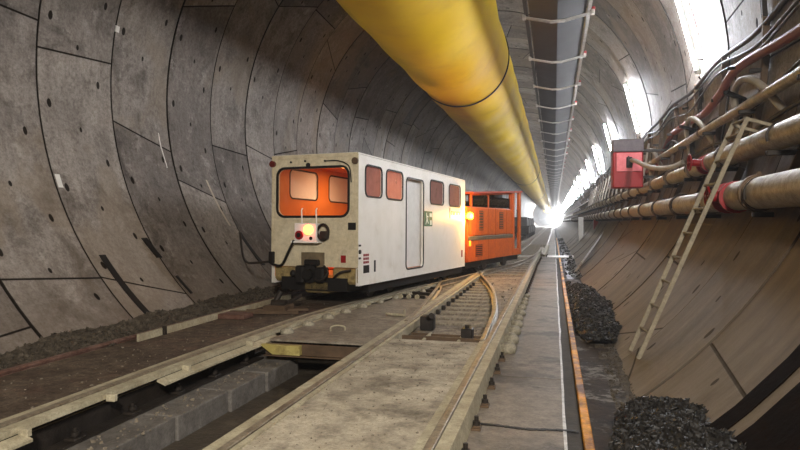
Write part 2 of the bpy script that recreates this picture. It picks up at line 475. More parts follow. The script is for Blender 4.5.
fbox('floor', wet_m, .26, 1.05, -8.9, YEND, -.7, -.205)

b = MB(); V = []; F = []; N = 160
for k in range(N):
    yy = -2 + k * .35; wob = .012 * noise.noise((yy * 1.3, 0, 0)); hw = .010 + .006 * noise.noise((yy * 2.1, 5, 0))
    V += [(.075 + wob - hw, yy, -.148), (.075 + wob + hw, yy, -.148), (.075 + wob + hw, yy, -.17), (.075 + wob - hw, yy, -.17)]
for k in range(N - 1):
    for j in range(4): F.append((k*4+j, k*4+(j+1) % 4, k*4+4+(j+1) % 4, k*4+4+j))
b.add(V, F)
b2 = MB(); rn = random.Random(31)
for k in range(420):
    t_ = rn.random(); chunk_y = 4.593 + .02 * math.sin(t_ * 9) + rn.uniform(-.012, .012)
    r_ = .004 + .006 * rn.random(); xx = -.60 + .76 * t_
    b2.box(xx - r_ * 1.6, xx + r_ * 1.6, chunk_y - r_, chunk_y + r_, -.155, -.149 + r_ * .4)
tag(b2.build('broken_joint', black_m), 'dark broken joint running across the walkway near the bottom of the photo', 'joint gap')
tag(b.build('lime_crust', lime_m), 'thin white line of lime scale along the walkway edge', 'lime scale')
b = MB(); b.box(.195, .262, -8, 60, -.3, -.135, None, .006)
tag(b.build('edge_strip', rust_orange), 'wet rusty orange steel edge strip beside the drain channel', 'edging')

# ------------------------------------------------------------ muck (loose spoil)
def chunk(b, c, r, rn):
    V = []; ph = [(0,0,1), (.94,0,.33), (-.3,.9,.2), (-.5,-.8,.25), (.5,.4,-.6), (-.6,.1,-.6), (.2,-.7,-.5)]
    M = Matrix.Rotation(rn.uniform(0, 6.28), 3, Vector((rn.uniform(-1, 1), rn.uniform(-1, 1), rn.uniform(-1, 1))).normalized())
    sx, sy, sz = rn.uniform(.6, 1.4), rn.uniform(.6, 1.3), rn.uniform(.4, 1.)
    for p in ph:
        q = M @ Vector((p[0]*sx, p[1]*sy, p[2]*sz)); V.append((c[0] + q.x*r, c[1] + q.y*r, c[2] + q.z*r))
    b.add(V, [(0,1,2), (0,2,3), (0,3,1), (1,4,2), (2,5,3), (3,6,1), (1,6,4), (2,4,5), (3,5,6), (4,6,5)])
def heap(name, m, foot, hfun, n, rmin, rmax, label, seed, nx=24, ny=60):
    """foot(y)->(x0,x1), hfun(x,y)->z ; grid mound plus loose lumps in one pile"""
    rn = random.Random(seed); b = MB(); (ya, yb) = foot('range'); V = []; F = []
    for i in range(ny + 1):
        yy = ya + (yb - ya) * i / ny; x0, x1 = foot(yy)
        for j in range(nx + 1):
            xx = x0 + (x1 - x0) * j / nx; V.append((xx, yy, hfun(xx, yy)))
    for i in range(ny):
        for j in range(nx): F.append((i*(nx+1)+j, i*(nx+1)+j+1, (i+1)*(nx+1)+j+1, (i+1)*(nx+1)+j))
    b.add(V, F)
    for k in range(n):
        yy = rn.uniform(ya, yb); x0, x1 = foot(yy); xx = rn.uniform(x0, x1)
        r = rmin + (rmax - rmin) * rn.random() ** 2.5
        chunk(b, (xx, yy, hfun(xx, yy) + r * .2), r, rn)
    return tag(b.build(name, m), label, 'spoil heap', kind='stuff')
def N2(x, y, s, k=0.): return noise.noise((x * s, y * s, k))
# left strip along the wall
def lf(y):
    if y == 'range': return (3.0, 26.)
    return (-5.42, -4.90 + .10 * N2(0, y, .9) + (.08 if y > 6.5 and y < 9 else 0))
def lh(x, y):
    t = (x + 4.88) / -.5
    return -.07 + max(0, t) * (.14 + .14 * N2(0, y, .7, 3)) + .05 * N2(x, y, 4)
heap('muck_bank', gravel_dry, lf, lh, 9000, .006, .045, 'long low bank of dry crumbly spoil along the foot of the left wall', 5, 10, 260)
def h1f(y):
    if y == 'range': return (3.3, 5.55)
    t = (y - 3.3) / 2.25; wdt = math.sqrt(max(.0, 1 - (max(0, t - .05) / .95) ** 1.6))
    return (.86 - .58 * wdt + .06 * N2(0, y, 3), .88 + .50 * wdt)
def h1h(x, y):
    t = (y - 3.3) / 2.25
    e = (x - .3) / .95
    f = math.sin(min(1, max(0, e * .85)) * pi) ** .75 * math.sqrt(max(0, 1 - (max(0, t - .35) / .65) ** 2))
    return -.21 + .26 * f + .05 * N2(x, y, 3.5) * f + max(0, x - .9) * .28 * f + .03 * N2(x, y, 9) * f
heap('muck_pile', gravel_wet, h1f, h1h, 6500, .006, .032, 'heap of wet black spoil nearest the camera at the foot of the right wall', 11, 26, 50)
def h2f(y):
    if y == 'range': return (8.1, 16.5)
    t = (y - 8.1) / 8.4; s = math.sin(min(1, .12 + t) * pi) ** .5 if t < .88 else .1
    near = 1.15 if t < .3 else 0.8 + max(0, .45 - t) * 2
    return (.30 + .30 * max(0, .12 - t) * 3 + .05 * N2(0, y, 1.6), .32 + .62 * s * near + .06 * N2(3, y, 2.))
def h2h(x, y):
    t = (y - 8.1) / 8.4; e = (x - .28) / .7
    f = math.sin(min(1, max(0.0, e * .7)) * pi) ** .75 * math.sin(min(1, max(0.02, t * .93 + .06)) * pi) ** .5
    return -.215 + (.21 + .10 * N2(x, y, 1.3)) * f + .04 * N2(x, y, 5)
heap('muck_pile', gravel_wet, h2f, h2h, 4500, .01, .045, 'long heap of dark wet spoil between orange strip and right wall, beyond the ladder', 12, 16, 90)
# thin crumbs over the drain shelf between the heaps
def h3f(y):
    if y == 'range': return (5.3, 8.3)
    return (.50 + .04 * N2(0, y, 2), .72)
heap('muck_scatter', gravel_dry, h3f, lambda x, y: -.208 + .02 * N2(x, y, 5) + max(0, x - .6) * .25, 700, .006, .02, 'scattered crumbs of spoil on the wet floor beneath the ladder', 13, 6, 40)
def h4f(y):
    if y == 'range': return (17.5, 60.)
    return (.34 + .05 * N2(0, y, .6), .74)
heap('muck_bank', gravel_wet, h4f, lambda x, y: -.21 + .09 * max(0, N2(x, y, .5) + .35) + max(0, x - .5) * .3, 1500, .01, .05, 'distant low band of dark spoil along the foot of the right wall', 14, 5, 120)

# ------------------------------------------------------------ rails
RAILP = [(-.05, -.115), (.05, -.115), (.05, -.105), (.010, -.09), (.010, -.035), (.028, -.028), (.030, -.004), (.024, 0), (-.024, 0),
         (-.030, -.004), (-.028, -.028), (-.010, -.035), (-.010, -.09), (-.05, -.105)]
def rail(path, label, m=rail_m, group=None):
    b = MB(); b.sweep(path, RAILP)
    return tag(b.build('rail', m), label, 'rail', group)
def off(path, d):
    out = []
    for k, p in enumerate(path):
        t = path[min(k+1, len(path)-1)] - path[max(k-1, 0)]
        a = Vector((t.y, -t.x, 0)).normalized(); out.append(p + a * d)
    return out
RR = smooth_path([(-.73, -8.8, 0)] + [(-.73, -6 + 2 * k, 0) for k in range(14)] + [(-.73, 22, 0), (-.62, 34, 0), (-.42, 50, 0), (-.40, YEND - 1, 0)], 10)
RL = smooth_path([(-1.92, -8.8, 0)] + [(-1.92, -6 + 2 * k, 0) for k in range(14)] + [(-1.92, 22, 0), (-1.78, 34, 0), (-1.56, 50, 0), (-1.54, YEND - 1, 0)], 10)
LL = smooth_path([(-4.84, -8.8, 0), (-4.84, 22, 0), (-4.2, 32, 0), (-3.2, 45, 0), (-3.15, YEND - 1, 0)], 10)
LR2 = smooth_path([(-3.62, 12.6, 0), (-3.6, 22, 0), (-3.0, 32, 0), (-2.05, 45, 0), (-2.0, YEND - 1, 0)], 10)
CA = smooth_path([(-.80, 7.15, 0), (-.84, 8.4, 0), (-.92, 10, 0), (-1.2, 12.6, 0), (-1.62, 15, 0), (-2.1, 17.4, 0), (-2.75, 20.5, 0), (-3.3, 24, 0), (-3.55, 28, 0)], 8)
CB = smooth_path([(-1.97, 8.3, 0), (-2.04, 9.4, 0), (-2.2, 11.2, 0), (-2.5, 13.8, 0), (-2.95, 16.2, 0), (-3.7, 19.2, 0), (-4.4, 22.5, 0), (-4.75, 26, 0)], 8)
XL = [p for p in off(XR, -1.2) if p.y > 9.5 and p.y < 27]
rail(RR, 'straight right-hand rail beside the concrete walkway', rail_m)
rail(RL, 'straight rail on the left edge of the dusty near deck slab', rail_m)
rail(LL, 'reddish brown rail next to the bank of spoil by the left wall', rail_red)
rail(LR2, 'far rail leading towards the parked wagons behind the locomotive', rail_m)
rail(XR, 'long pale rail running from the bottom left corner under the white car', rail_m)
rail(XL, 'crossover rail hidden beneath the white rail car', rail_m)
rail(CA, 'curved switch rail bowing away from the right-hand rail', rail_m)
rail(CB, 'curved switch rail leading in under the middle of the white car', rail_m)

# cream beam that carries the crossover rail beside the open pit
near = [p for p in XR if -8.9 < p.y < 13.6]
nb = empty('rail_beam', 'cream painted steel beam carrying the long pale rail above the open pit', 'beam')
b = MB(); b.sweep(near, [(-.115, -.012), (-.036, -.012), (-.036, -.05), (-.115, -.05)])
b.sweep(near, [(.036, -.014), (.135, -.014), (.135, -.055), (.036, -.055)])
b.build('top_flange', cream_steel, nb)
b = MB()
pit = [p for p in XR if p.y < 6.9]
b.sweep(pit, [(.02, -.05), (.045, -.05), (.045, -.27), (.02, -.27)])
b.sweep(pit, [(-.06, -.27), (.17, -.27), (.17, -.29), (-.06, -.29)])
b.build('web', dark_steel, nb)
tag_pieces = [(-8.8, 4.05), (4.35, 7.2), (7.4, 10.3)]
for a, c in tag_pieces:
    seg = smooth_path([Vector((XR[0].x, a, 0)) if a < 0 else next(p for p in XR if p.y >= a), next(p for p in XR if p.y >= (a + c) / 2), [p for p in XR if p.y <= c][-1]], 8)
    b = MB(); b.sweep(seg, [(.15, -.055), (.235, -.085), (.235, -.105), (.15, -.075)])
    b.build('side_plate', cream_steel, nb)
for yy in (3.5, 4.3, 5.3, 6.4, 7.6, 8.8, 10.2):
    p = min(XR, key=lambda q: abs(q.y - yy)); b = MB()
    b.box(p.x + .13, p.x + .21, p.y - .02, p.y + .02, -.075, -.02, None, .004); b.build('bracket', cream_steel, nb)
clip0 = None
for yy in (3.9, 4.55, 5.2, 5.85, 6.5):
    o = MB(); o.box(-.05, .05, -.06, .06, 0, .02, None, .004); o.cyl((0, 0, .0), (0, 0, .09), .018, 8); o.cyl((0, 0, .03), (0, 0, .06), .034, 6)
    c = o.build('rail_clip', dark_steel, nb); p = min(XR, key=lambda q: abs(q.y - yy)); c.location = (p.x + .12, yy, -.27)

# cream beam beside the right-hand rail and its bolts on the walkway
wb = empty('rail_beam', 'long cream painted beam between the right-hand rail and the walkway', 'beam')
straight = [p for p in RR if p.y < 40]
b = MB(); b.sweep(straight, [(.034, -.014), (.125, -.014), (.15, -.15), (.034, -.15)]); b.build('flange', cream_steel, wb)
b = MB(); b.sweep([p for p in RR if p.y < 7.2], [(-.10, -.020), (-.034, -.014), (-.034, -.06), (-.10, -.06)]); b.build('inner_flange', cream_steel, wb)
lb = empty('rail_beam', 'cream painted beam along the left side of the dusty near deck slab', 'beam')
sl = [p for p in RL if p.y < 24]
b = MB(); b.sweep(sl, [(-.13, -.016), (-.036, -.012), (-.036, -.12), (-.13, -.12)]); b.build('outer_flange', cream_steel, lb)
b = MB(); b.sweep(sl, [(.036, -.012), (.075, -.016), (.075, -.12), (.036, -.12)]); b.build('inner_flange', cream_steel, lb)
bolt0 = None
ORD = []
for k in range(44):
    yy = 3.35 + k * .57
    if bolt0 is None:
        bolt0 = empty('anchor_bolt', 'rusty brown anchor bolt and clamp in the row along the walkway edge', 'bolt', group='anchor bolts along the walkway edge')
        o = MB(); o.box(-.035, .035, -.05, .05, 0, .016, None, .003); o.box(-.02, .03, -.03, .03, .016, .03, None, .003); o.build('clamp_plate', brown_steel, bolt0)
        o = MB(); o.cyl((0, 0, .03), (0, 0, .058), .030, 6); o.cyl((0, 0, .05), (0, 0, .095), .016, 8); o.build('nut', dark_steel, bolt0)
        r = bolt0
    else: r = copy_tree(bolt0)
    p = min(straight, key=lambda q: abs(q.y - yy)); xx = RR[0].x if yy < 20 else p.x
    ORD = ['closest','second','third','fourth','fifth','sixth','seventh','eighth','ninth','tenth','eleventh','twelfth','thirteenth','fourteenth','fifteenth','sixteenth']
    r['label'] = 'rusty brown anchor bolt on the walkway edge, %s to the camera' % (ORD[k] if k == 0 else ORD[k] + ' closest') if k < 12 else 'tiny distant anchor bolt far along the walkway edge'
    r.location = (xx + .185, yy, -.149)

# ledge blocks in the pit
def ledge(x0, x1, y0, y1, z1, label, cut=0.):
    b = MB(); V = [(x0, y0, -.62), (x1, y0, -.62), (x1, y1 - cut, -.62), (x0, y1, -.62), (x0, y0, z1), (x1, y0, z1), (x1, y1 - cut, z1), (x0, y1, z1)]
    b.add(V, [(0,1,2,3), (4,5,6,7), (0,1,5,4), (1,2,6,5), (2,3,7,6), (3,0,4,7)])
    o = b.build('concrete_ledge', ledge_m); m = o.modifiers.new('bevel', 'BEVEL'); m.width = .012; m.segments = 2
    return tag(o, label, 'concrete block')
ledge(-3.75, -3.10, -8.8, 4.62, -.29, 'long grey concrete ledge block in the pit at the bottom of the photo')
ledge(-3.75, -3.08, 4.63, 5.45, -.29, 'stepped out grey concrete block in the middle of the pit ledge')
ledge(-3.75, -3.05, 5.47, 6.2, -.29, 'grey concrete ledge block with a widened step, second from the steel plate')
ledge(-3.75, -3.03, 6.22, 7.4, -.29, 'chamfered end block of the pit ledge running in under the steel plate', .35)
# steel plate over the pit
pl = empty('cover_plate', 'dusty steel cover plate bridging the pit beside the near deck slab', 'steel plate')
b = MB()
pe = [p for p in XR if 6.7 <= p.y <= 11.2]
V = []; F = []
for p in pe:
    for q in ((p.x + .24, -.075), (-2.055, -.075), (-2.055, -.05), (p.x + .24, -.05)): V.append((q[0], p.y, q[1]))
for k in range(len(pe) - 1):
    for j in range(4): F.append((k*4+j, k*4+(j+1) % 4, k*4+4+(j+1) % 4, k*4+4+j))
F += [(0, 1, 2, 3), tuple(len(V) - 4 + i for i in range(4))]
b.add(V, F); b.build('plate', plate_m, pl)
b = MB(); b.box(-3.3, -2.05, 6.72, 6.74, -.20, -.076); b.box(-3.3, -2.05, 6.66, 6.74, -.215, -.2); b.build('channel_beam', brown_steel, pl)
b = MB(); b.add([(-3.34, 6.64, -.08), (-2.84, 6.64, -.08), (-2.84, 6.64, -.19), (-3.18, 6.64, -.19), (-3.34, 6.71, -.08), (-2.84, 6.71, -.08), (-2.84, 6.71, -.19), (-3.18, 6.71, -.19)],
    [(0,1,2,3), (4,5,6,7), (0,1,5,4), (1,2,6,5), (2,3,7,6), (3,0,4,7)])
tag(b.build('end_bracket', yellow_ch, pl), 'dirty yellow end bracket')
b = MB(); b.tube(smooth_path([(-2.78, 7.5, -.05), (-2.78, 7.52, 0), (-2.70, 7.55, .02), (-2.62, 7.58, 0), (-2.62, 7.6, -.05)], 4), .012, 8); b.build('lifting_eye', cream_steel, pl)
b = MB(); b.cyl((-2.45, 9.0, -.03), (-2.15, 8.9, -.03), .02, 8); b.cyl((-2.15, 8.94, -.05), (-2.15, 8.94, .06), .015, 8); b.build('latch', cream_steel, pl)

# switch gear between the right-hand rails
sg = empty('switch_gear', 'rusty switch tie bars and clamps across the track where the near deck ends', 'switch gear')
b = MB(); b.bar((-1.85, 7.55, -.09), (-.82, 7.5, -.09), .05, .05); b.bar((-1.8, 7.85, -.1), (-.85, 7.8, -.1), .03, .03); b.build('tie_bar', brown_steel, sg)
b = MB(); b.box(-1.12, -.98, 7.62, 7.8, -.13, .03, None, .01); b.cyl((-1.05, 7.7, .0), (-1.05, 7.7, .07), .03, 8); b.build('clamp_block', dark_steel, sg)
b = MB(); b.box(-1.78, -1.60, 8.3, 8.5, -.13, .06, None, .01); b.cyl((-1.7, 8.4, .0), (-1.6, 8.2, .09), .04, 8); b.build('lock_body', dark_steel, sg)
for xx in (-1.55, -1.12):
    b = MB(); b.bar((xx, 7.4, -.1), (xx, 7.9, -.1), .035, .04); b.build('push_rod', cream_steel, sg)
b = MB(); b.box(-1.85, -.83, 7.14, 7.35, -.135, -.115); b.build('base_plate', dark_steel, sg)
# lever group on the left deck
sl2 = empty('switch_machine', 'rusty switch lever mechanism lying between the rails in front of the car', 'switch machine')
b = MB(); b.bar((-4.72, 8.4, .0), (-3.7, 8.6, .0), .05, .05); b.bar((-4.6, 8.7, -.01), (-3.7, 9.0, -.01), .035, .035); b.build('throw_rod', brown_steel, sl2)
b = MB(); b.box(-4.35, -4.0, 8.75, 9.15, -.05, .06, None, .01); b.build('base', brown_steel, sl2)
b = MB(); b.cyl((-4.28, 8.95, .06), (-4.05, 8.95, .06), .08, 12); b.bar((-4.1, 8.95, .05), (-3.95, 9.3, .17), .05, .05); b.cyl((-4.22, 8.95, .12), (-4.16, 9.0, .26), .045, 10); b.build('lever', dark_steel, sl2)
b = MB(); b.box(-4.75, -4.3, 8.05, 8.35, -.05, .02, None, .01); b.build('chair_plate', rail_red, sl2)
b = MB(); b.sweep([(-4.78, 6.3, 0), (-4.78, 8.2, 0), (-4.72, 10.5, 0)], [(.04, -.05), (.07, -.05), (.07, .035), (.04, .035)])
tag(b.build('guard_rail', cream_steel), 'short cream guard rail beside the reddish rail near the left wall', 'rail')
b = MB(); b.box(-4.72, -4.68, 6.75, 6.80, -.06, .06, None, .004)
tag(b.build('steel_peg', dark_steel), 'short dark peg standing at the end of the guard rail', 'peg')
tk = empty('slide_chair_frame', 'dark ladder-like steel frame lying beside the car between the rails', 'steel frame')
for i in range(4):
    b = MB(); b.bar((-2.95 + i*.05, 11.6 + .5 * i, -.06), (-2.35 + i*.0, 11.4 + .5 * i, -.06), .06, .06); b.build('cross_bar', dark_steel, tk)
b = MB(); b.bar((-2.95, 11.5, -.08), (-2.75, 13.2, -.08), .05, .05); b.build('side_bar', dark_steel, tk)
for i in range(3):
    b = MB(); b.cyl((-2.82 + .16*i, 11.42, -.06), (-2.82 + .16*i, 11.38, -.06), .045, 12); tag(b.build('roller', cream_steel, tk), 'pale round roller')

# sleepers between the curved switch rails, and the open track beyond
sp0 = None; ordn = 0
def sleeper(x0, x1, y, zt=-.115):
    global sp0, ordn
    label = 'pale dusty concrete sleeper laid across the switch tracks'
    if sp0 is None:
        b = MB(); b.box(-.5, .5, -.13, .13, -.09, 0, None, .012); sp0 = b.build('sleeper', sleeper_m)
        tag(sp0, label, 'sleeper', 'pale sleepers of the switch tracks'); o = sp0
    else: o = sp0.copy(); COL.objects.link(o)
    if ordn < 15: o['label'] = 'pale dusty concrete sleeper in the fan of switch rails, %s beyond the near deck' % (['first'] + ORD[1:])[ordn]
    elif ordn < 19: o['label'] = 'pale sleeper of the open track beside the locomotive, %s after the switch' % (['first'] + ORD[1:])[ordn - 15]
    else: o['label'] = 'pale sleeper of the open track far beyond the locomotive'
    ordn += 1
    o.location = ((x0 + x1) / 2, y, zt + .01); o.scale = (x1 - x0, 1, 1)
def xat(path, y): return min(path, key=lambda q: abs(q.y - y)).x
for k in range(15):
    yy = 8.95 + k * .5
    sleeper(-1.84, xat(CA, yy) - .06, yy)
for k in range(26):
    yy = 17.5 + k * .95
    sleeper(xat(RL, yy) + .07, xat(RR, yy) - .07, yy, -.12)
# small side clips along the switch rail
cl = empty('clip_row', 'row of small dark rail clips inside the left rail of the switch', 'rail clips')
for k in range(12):
    b = MB(); b.box(-1.83, -1.77, 8.75 + k*.5, 8.85 + k*.5, -.12, -.05, None, .006); b.build('clip', dark_steel, cl)

# mortar lumps bedding the rails
lump_n = 0
def lump(x, y, z, r, label, group):
    b = MB(); b.sphere((0, 0, 0), (r, r*1.15, r*.75), 12, 8); s = random.random() * 50
    b.v = [tuple(Vector(v) * (1 + .25 * noise.noise((v[0]/r + s, v[1]/r, v[2]/r)))) for v in b.v]
    tag(b.build('mortar_lump', mortar_m, None, (x, y, z)), label, 'mortar', group)
for k in range(9):
    p = min(XR, key=lambda q: abs(q.y - (7.25 + k*.62)))
    lump(p.x + .27, 7.25 + k*.62, -.04, .085 if k < 5 else .06, 'rounded pale mortar lump beside the long pale rail, %s from the yellow bracket' % (['first'] + ORD[1:])[k], 'mortar lumps beside the long pale rail')
for k in range(10):
    lump(-.53 + .01 * (k % 2), 7.25 + k*.58, -.11, .115 - .006*k, 'rounded pale mortar lump between right-hand rail and walkway, %s from the near deck end' % (['first'] + ORD[1:])[k], 'mortar lumps along the right-hand rail')
# rubble crumbs on the decks
b = MB(); rn = random.Random(21)
for k in range(700):
    chunk(b, (rn.uniform(-1.85, -.85), rn.uniform(2.6, 7.0), -.028), .003 + .012 * rn.random()**4, rn)
for k in range(500):
    chunk(b, (rn.uniform(-4.8, -3.72), rn.uniform(3., 10.5), -.048), .004 + .014 * rn.random()**4, rn)
for k in range(900):
    chunk(b, (rn.uniform(-3.4, -.9), rn.uniform(7.2, 24), -.12), .008 + .03 * rn.random()**4, rn)
for k in range(350):
    chunk(b, (rn.uniform(-3.38, -3.08), rn.uniform(2.6, 6.6), -.288), .005 + .02 * rn.random()**4, rn)
tag(b.build('loose_rubble', mat('pale_crumbs', '5d5448', '857a69', 20, .8)), 'small stone crumbs scattered over the track decks', 'rubble', kind='stuff')

# ------------------------------------------------------------ ventilation duct
DX, DZ, DR = -2.68, 1.35 + 4.82, 1.40
du = empty('ventilation_duct', 'huge round yellow fabric ventilation duct hanging under the tunnel crown', 'ventilation duct', (DX, 0, DZ))
b = MB(); V = []; F = []; n = 72
ys = [-8.5 + .25 * k for k in range(200)] + [42 + 3 * k for k in range(86)]
for yy in ys:
    for j in range(n):
        a = 2 * pi * j / n
        r = DR + .012 * sin(yy * 2.1 + 3 * sin(a)) + .014 * noise.noise((cos(a) * 1.5, sin(a) * 1.5, yy * .45)) * 2
        if abs(yy - 18.2) < .2: r -= .02
        V.append((r * sin(a), yy, r * cos(a)))
for k in range(len(ys) - 1):
    for j in range(n): F.append((k*n + j, k*n + (j+1) % n, (k+1)*n + (j+1) % n, (k+1)*n + j))
b.add(V, F, True); b.build('duct_skin', duct_m, du)
for k in range(0, 4):
    yb = 18.2 + 40 * k; b = MB()
    V = []; F = []
    for j in range(n):
        a = 2 * pi * j / n
        for dy, rr in ((-.035, DR), (-.035, DR + .03), (.035, DR + .03), (.035, DR)): V.append((rr * sin(a), yb + dy, rr * cos(a)))
    for j in range(n):
        for i in range(4): F.append((j*4+i, j*4+(i+1) % 4, ((j+1) % n)*4+(i+1) % 4, ((j+1) % n)*4+i))
    b.add(V, F, True); b.build('clamp_band', black_m, du)
b = MB()
for k in range(60):
    yy = -6 + 4 * k; b.cyl((0, yy, DR - .02), (0, yy, wallp(0, 0).z - DZ - .055), .012, 6)
b.build('hanger_wire', dark_steel, du)

# ------------------------------------------------------------ conveyor under the crown
CXB, CZB = .06, 1.35 + 3.72
cv = empty('conveyor', 'long dark conveyor trough with pale cross bars hanging under the tunnel crown', 'conveyor', (CXB, 0, CZB))
b = MB(); prof = [(-.50, .14), (0, .02), (.50, .14), (.50, .17), (0, .05), (-.50, .17)]
b.sweep([(0, -8.5, 0), (0, YEND - 5, 0)], prof); b.build('belt_cover', belt_m, cv)
for s in (-1, 1):
    b = MB(); b.box(s*.56 - .03, s*.56 + .03, -8.5, YEND - 5, .10, .22)
    b.build('side_rail', galv if s > 0 else dark_steel, cv)
    b = MB(); b.box(s*.60 - .01, s*.60 + .01, -8.5, YEND - 5, .22, .34); b.build('side_cover', belt_m, cv)
for k in range(-3, 58):
    yy = 11.72 + 3.0 * k
    if yy < 2: continue
    b = MB(); p = [(-.60, yy, .07), (-.10, yy, -.045), (.10, yy, -.045), (.62, yy, .07)]
    for dy in (-.045, .045):
        b.tube([(q[0], q[1] + dy, q[2]) for q in p], .015, 6)
    b.box(-.13, .13, yy - .06, yy + .06, -.055, -.03, None, .004)
    for s in (-.6, .62): b.box(s - .03, s + .03, yy - .07, yy + .07, .04, .11, None, .005)
    b.build('cross_bar', galv, cv)
for k in range(-1, 14):
    yy = 11.72 + 3.0 * k; b = MB()
    b.box(.55, .66, yy - .04, yy + .04, .10, .17, None, .01); tag(b.build('end_clamp', red_m, cv), 'small red end clamp')
b = MB()
for k in range(0, 60):
    yy = 5.72 + 6 * k
    if yy > 280: break
    for s in (-.56, .56): b.cyl((s, yy, .2), (s, yy, CZ + math.sqrt(RAD**2 - (CXB + s - CX)**2) - CZB - .04), .012, 6)
b.build('hanger_rod', dark_steel, cv)

# ------------------------------------------------------------ right wall services
LY = [3.95 + 7.8 * k for k in range(-1, 37)]
lamp0 = None
for i, yy in enumerate(LY):
    if i == 1: continue
    if lamp0 is None:
        lamp0 = empty('tube_lamp', 'x', 'lamp', group='tube lamps far along the right wall')
        a0, a1 = 66, 86
        arc = lambda r, u, v, n: [wallp(u + (v - u) * j / n, 0, r) for j in range(n + 1)]
        P0, P1 = wallp(67, 0, RAD - .13), wallp(85, 0, RAD - .13)
        o = MB(); o.cyl(P0, P1, .026, 10); o.build('tube', tube_e, lamp0)
        Q0, Q1 = wallp(66, 0, RAD - .075), wallp(86, 0, RAD - .075)
        o = MB(); o.bar(Q0, Q1, .06, .045, (0, 1, 0)); o.build('housing', white_m, lamp0)
        o = MB()
        for P, d in ((P0, -1), (P1, 1)):
            q = (P1 - P0).normalized() * d * .06
            o.cyl(P, P + q, .05, 10)
        o.build('end_cap', galv, lamp0)
        o = MB()
        for aa in (69, 83): o.cyl(wallp(aa, 0, RAD - .08), wallp(aa, 0, RAD + .01), .012, 6)
        o.build('bracket', dark_steel, lamp0)
        o = MB(); o.tube(smooth_path([wallp(86.5, 0, RAD - .1), wallp(88, .02, RAD - .05), wallp(92, .0, RAD - .04)], 4), .014, 6); o.build('flex', cable_m, lamp0)
        r = lamp0
    else: r = copy_tree(lamp0)
    r.location = (0, yy, 0)
    nm = {1: 'tube lamp on the right wall nearest the camera', 2: 'glowing tube lamp at the top right, its bottom end above the black cables',
          3: 'second glowing tube lamp up the right wall, above and behind the red box'}
    if i in nm:
        r['label'] = nm[i]
        if 'group' in r: del r['group']
    elif i == 0: r['label'] = 'tube lamp on the right wall behind the camera'; del r['group']
    elif i < 9: r['label'] = 'glowing tube lamp up the right wall, %s beyond the red cabinet' % (['first'] + ORD[1:])[i - 4]; r['group'] = 'tube lamps far along the right wall'
    else: r['label'] = 'tiny tube lamp in the merged bright row near the vanishing point'; r['group'] = 'tube lamps far along the right wall'

def pipe(name, x, z, r, y0, y1, step, m, label, fl=.035, ph=0.):
    t = empty(name, label, 'pipe')
    b = MB(); b.cyl((x, y0, z), (x, y1, z), r, 24); b.build('pipe_run', m, t)
    k = 0; yy = y0 + ph
    while yy < min(y1, 70):
        b = MB(); b.cyl((x, yy - .03, z), (x, yy + .03, z), r + fl * .8, 20); b.cyl((x, yy - .06, z), (x, yy + .06, z), r + fl * .3, 20)
        for s in (-1, 1): b.box(x - .02, x + .02, yy - .03, yy + .03, z + s * (r + fl) - .02, z + s * (r + fl) + .02, None, .004)
        b.build('coupling', brown_steel, t); yy += step
    return t
# main pipes: thick lower, upper, thin top, with a step in size at the valve
pipe('water_pipe', 1.93, 1.63, .155, -8, 7.36, 3.0, pipe_m, 'thick lower pipe between the red valve and the right edge of the photo', ph=2.7)
pipe('water_pipe', 1.93, 1.61, .14, 7.74, 160, 1.9, pipe_m, 'thick lower pipe running on behind the ladder into the distance', ph=.9)
pipe('water_pipe', 2.10, 2.17, .125, -8, 9.22, 3.0, pipe_m, 'upper pipe from the upper red valve to the right edge of the photo', ph=1.5)
pipe('water_pipe', 2.10, 2.15, .115, 9.6, 160, 1.9, pipe_hi, 'upper pipe passing below the red box into the distance', ph=.7)
pipe('water_pipe', 2.33, 2.80, .06, -8, 160, 6.0, pipe_hi, 'thin pale pipe above the two thick pipes', .015, 1.0)
pipe('drain_pipe', 2.03, 1.30, .05, -8, 30, 3.0, brown_steel, 'thin brown pipe tucked beneath the thick lower pipe', .012, 1.0)
def valve(x, y, z, r, label):
    t = empty('valve', label, 'valve', (x, y, z))
    b = MB(); b.cyl((0, -.16, 0), (0, .16, 0), r * .95, 18); b.cyl((-.0, 0, 0), (-.22, 0, .02), r * .5, 14); b.build('valve_body', red_m, t)
    for s_ in (-1, 1):
        b = MB(); b.cyl((0, s_ * .19, 0), (0, s_ * .145, 0), r * 1.35, 18); b.build('flange', red_m, t)
    b = MB(); ring = [Vector((-.25, .11 * cos(2*pi*k/20), .02 + .11 * sin(2*pi*k/20))) for k in range(21)]
    b.tube(ring, .013, 8, False)
    for k in range(4): b.cyl((-.25, 0, .02), ring[k * 5], .009, 6)
    b.cyl((-.18, 0, .02), (-.27, 0, .02), .02, 8); b.build('hand_wheel', red_m, t)
    return t
valve(1.91, 7.55, 1.62, .13, 'red valve with hand wheel on the thick lower pipe behind the ladder')
valve(2.09, 9.4, 2.16, .10, 'red valve with hand wheel on the upper pipe, left of the ladder top')
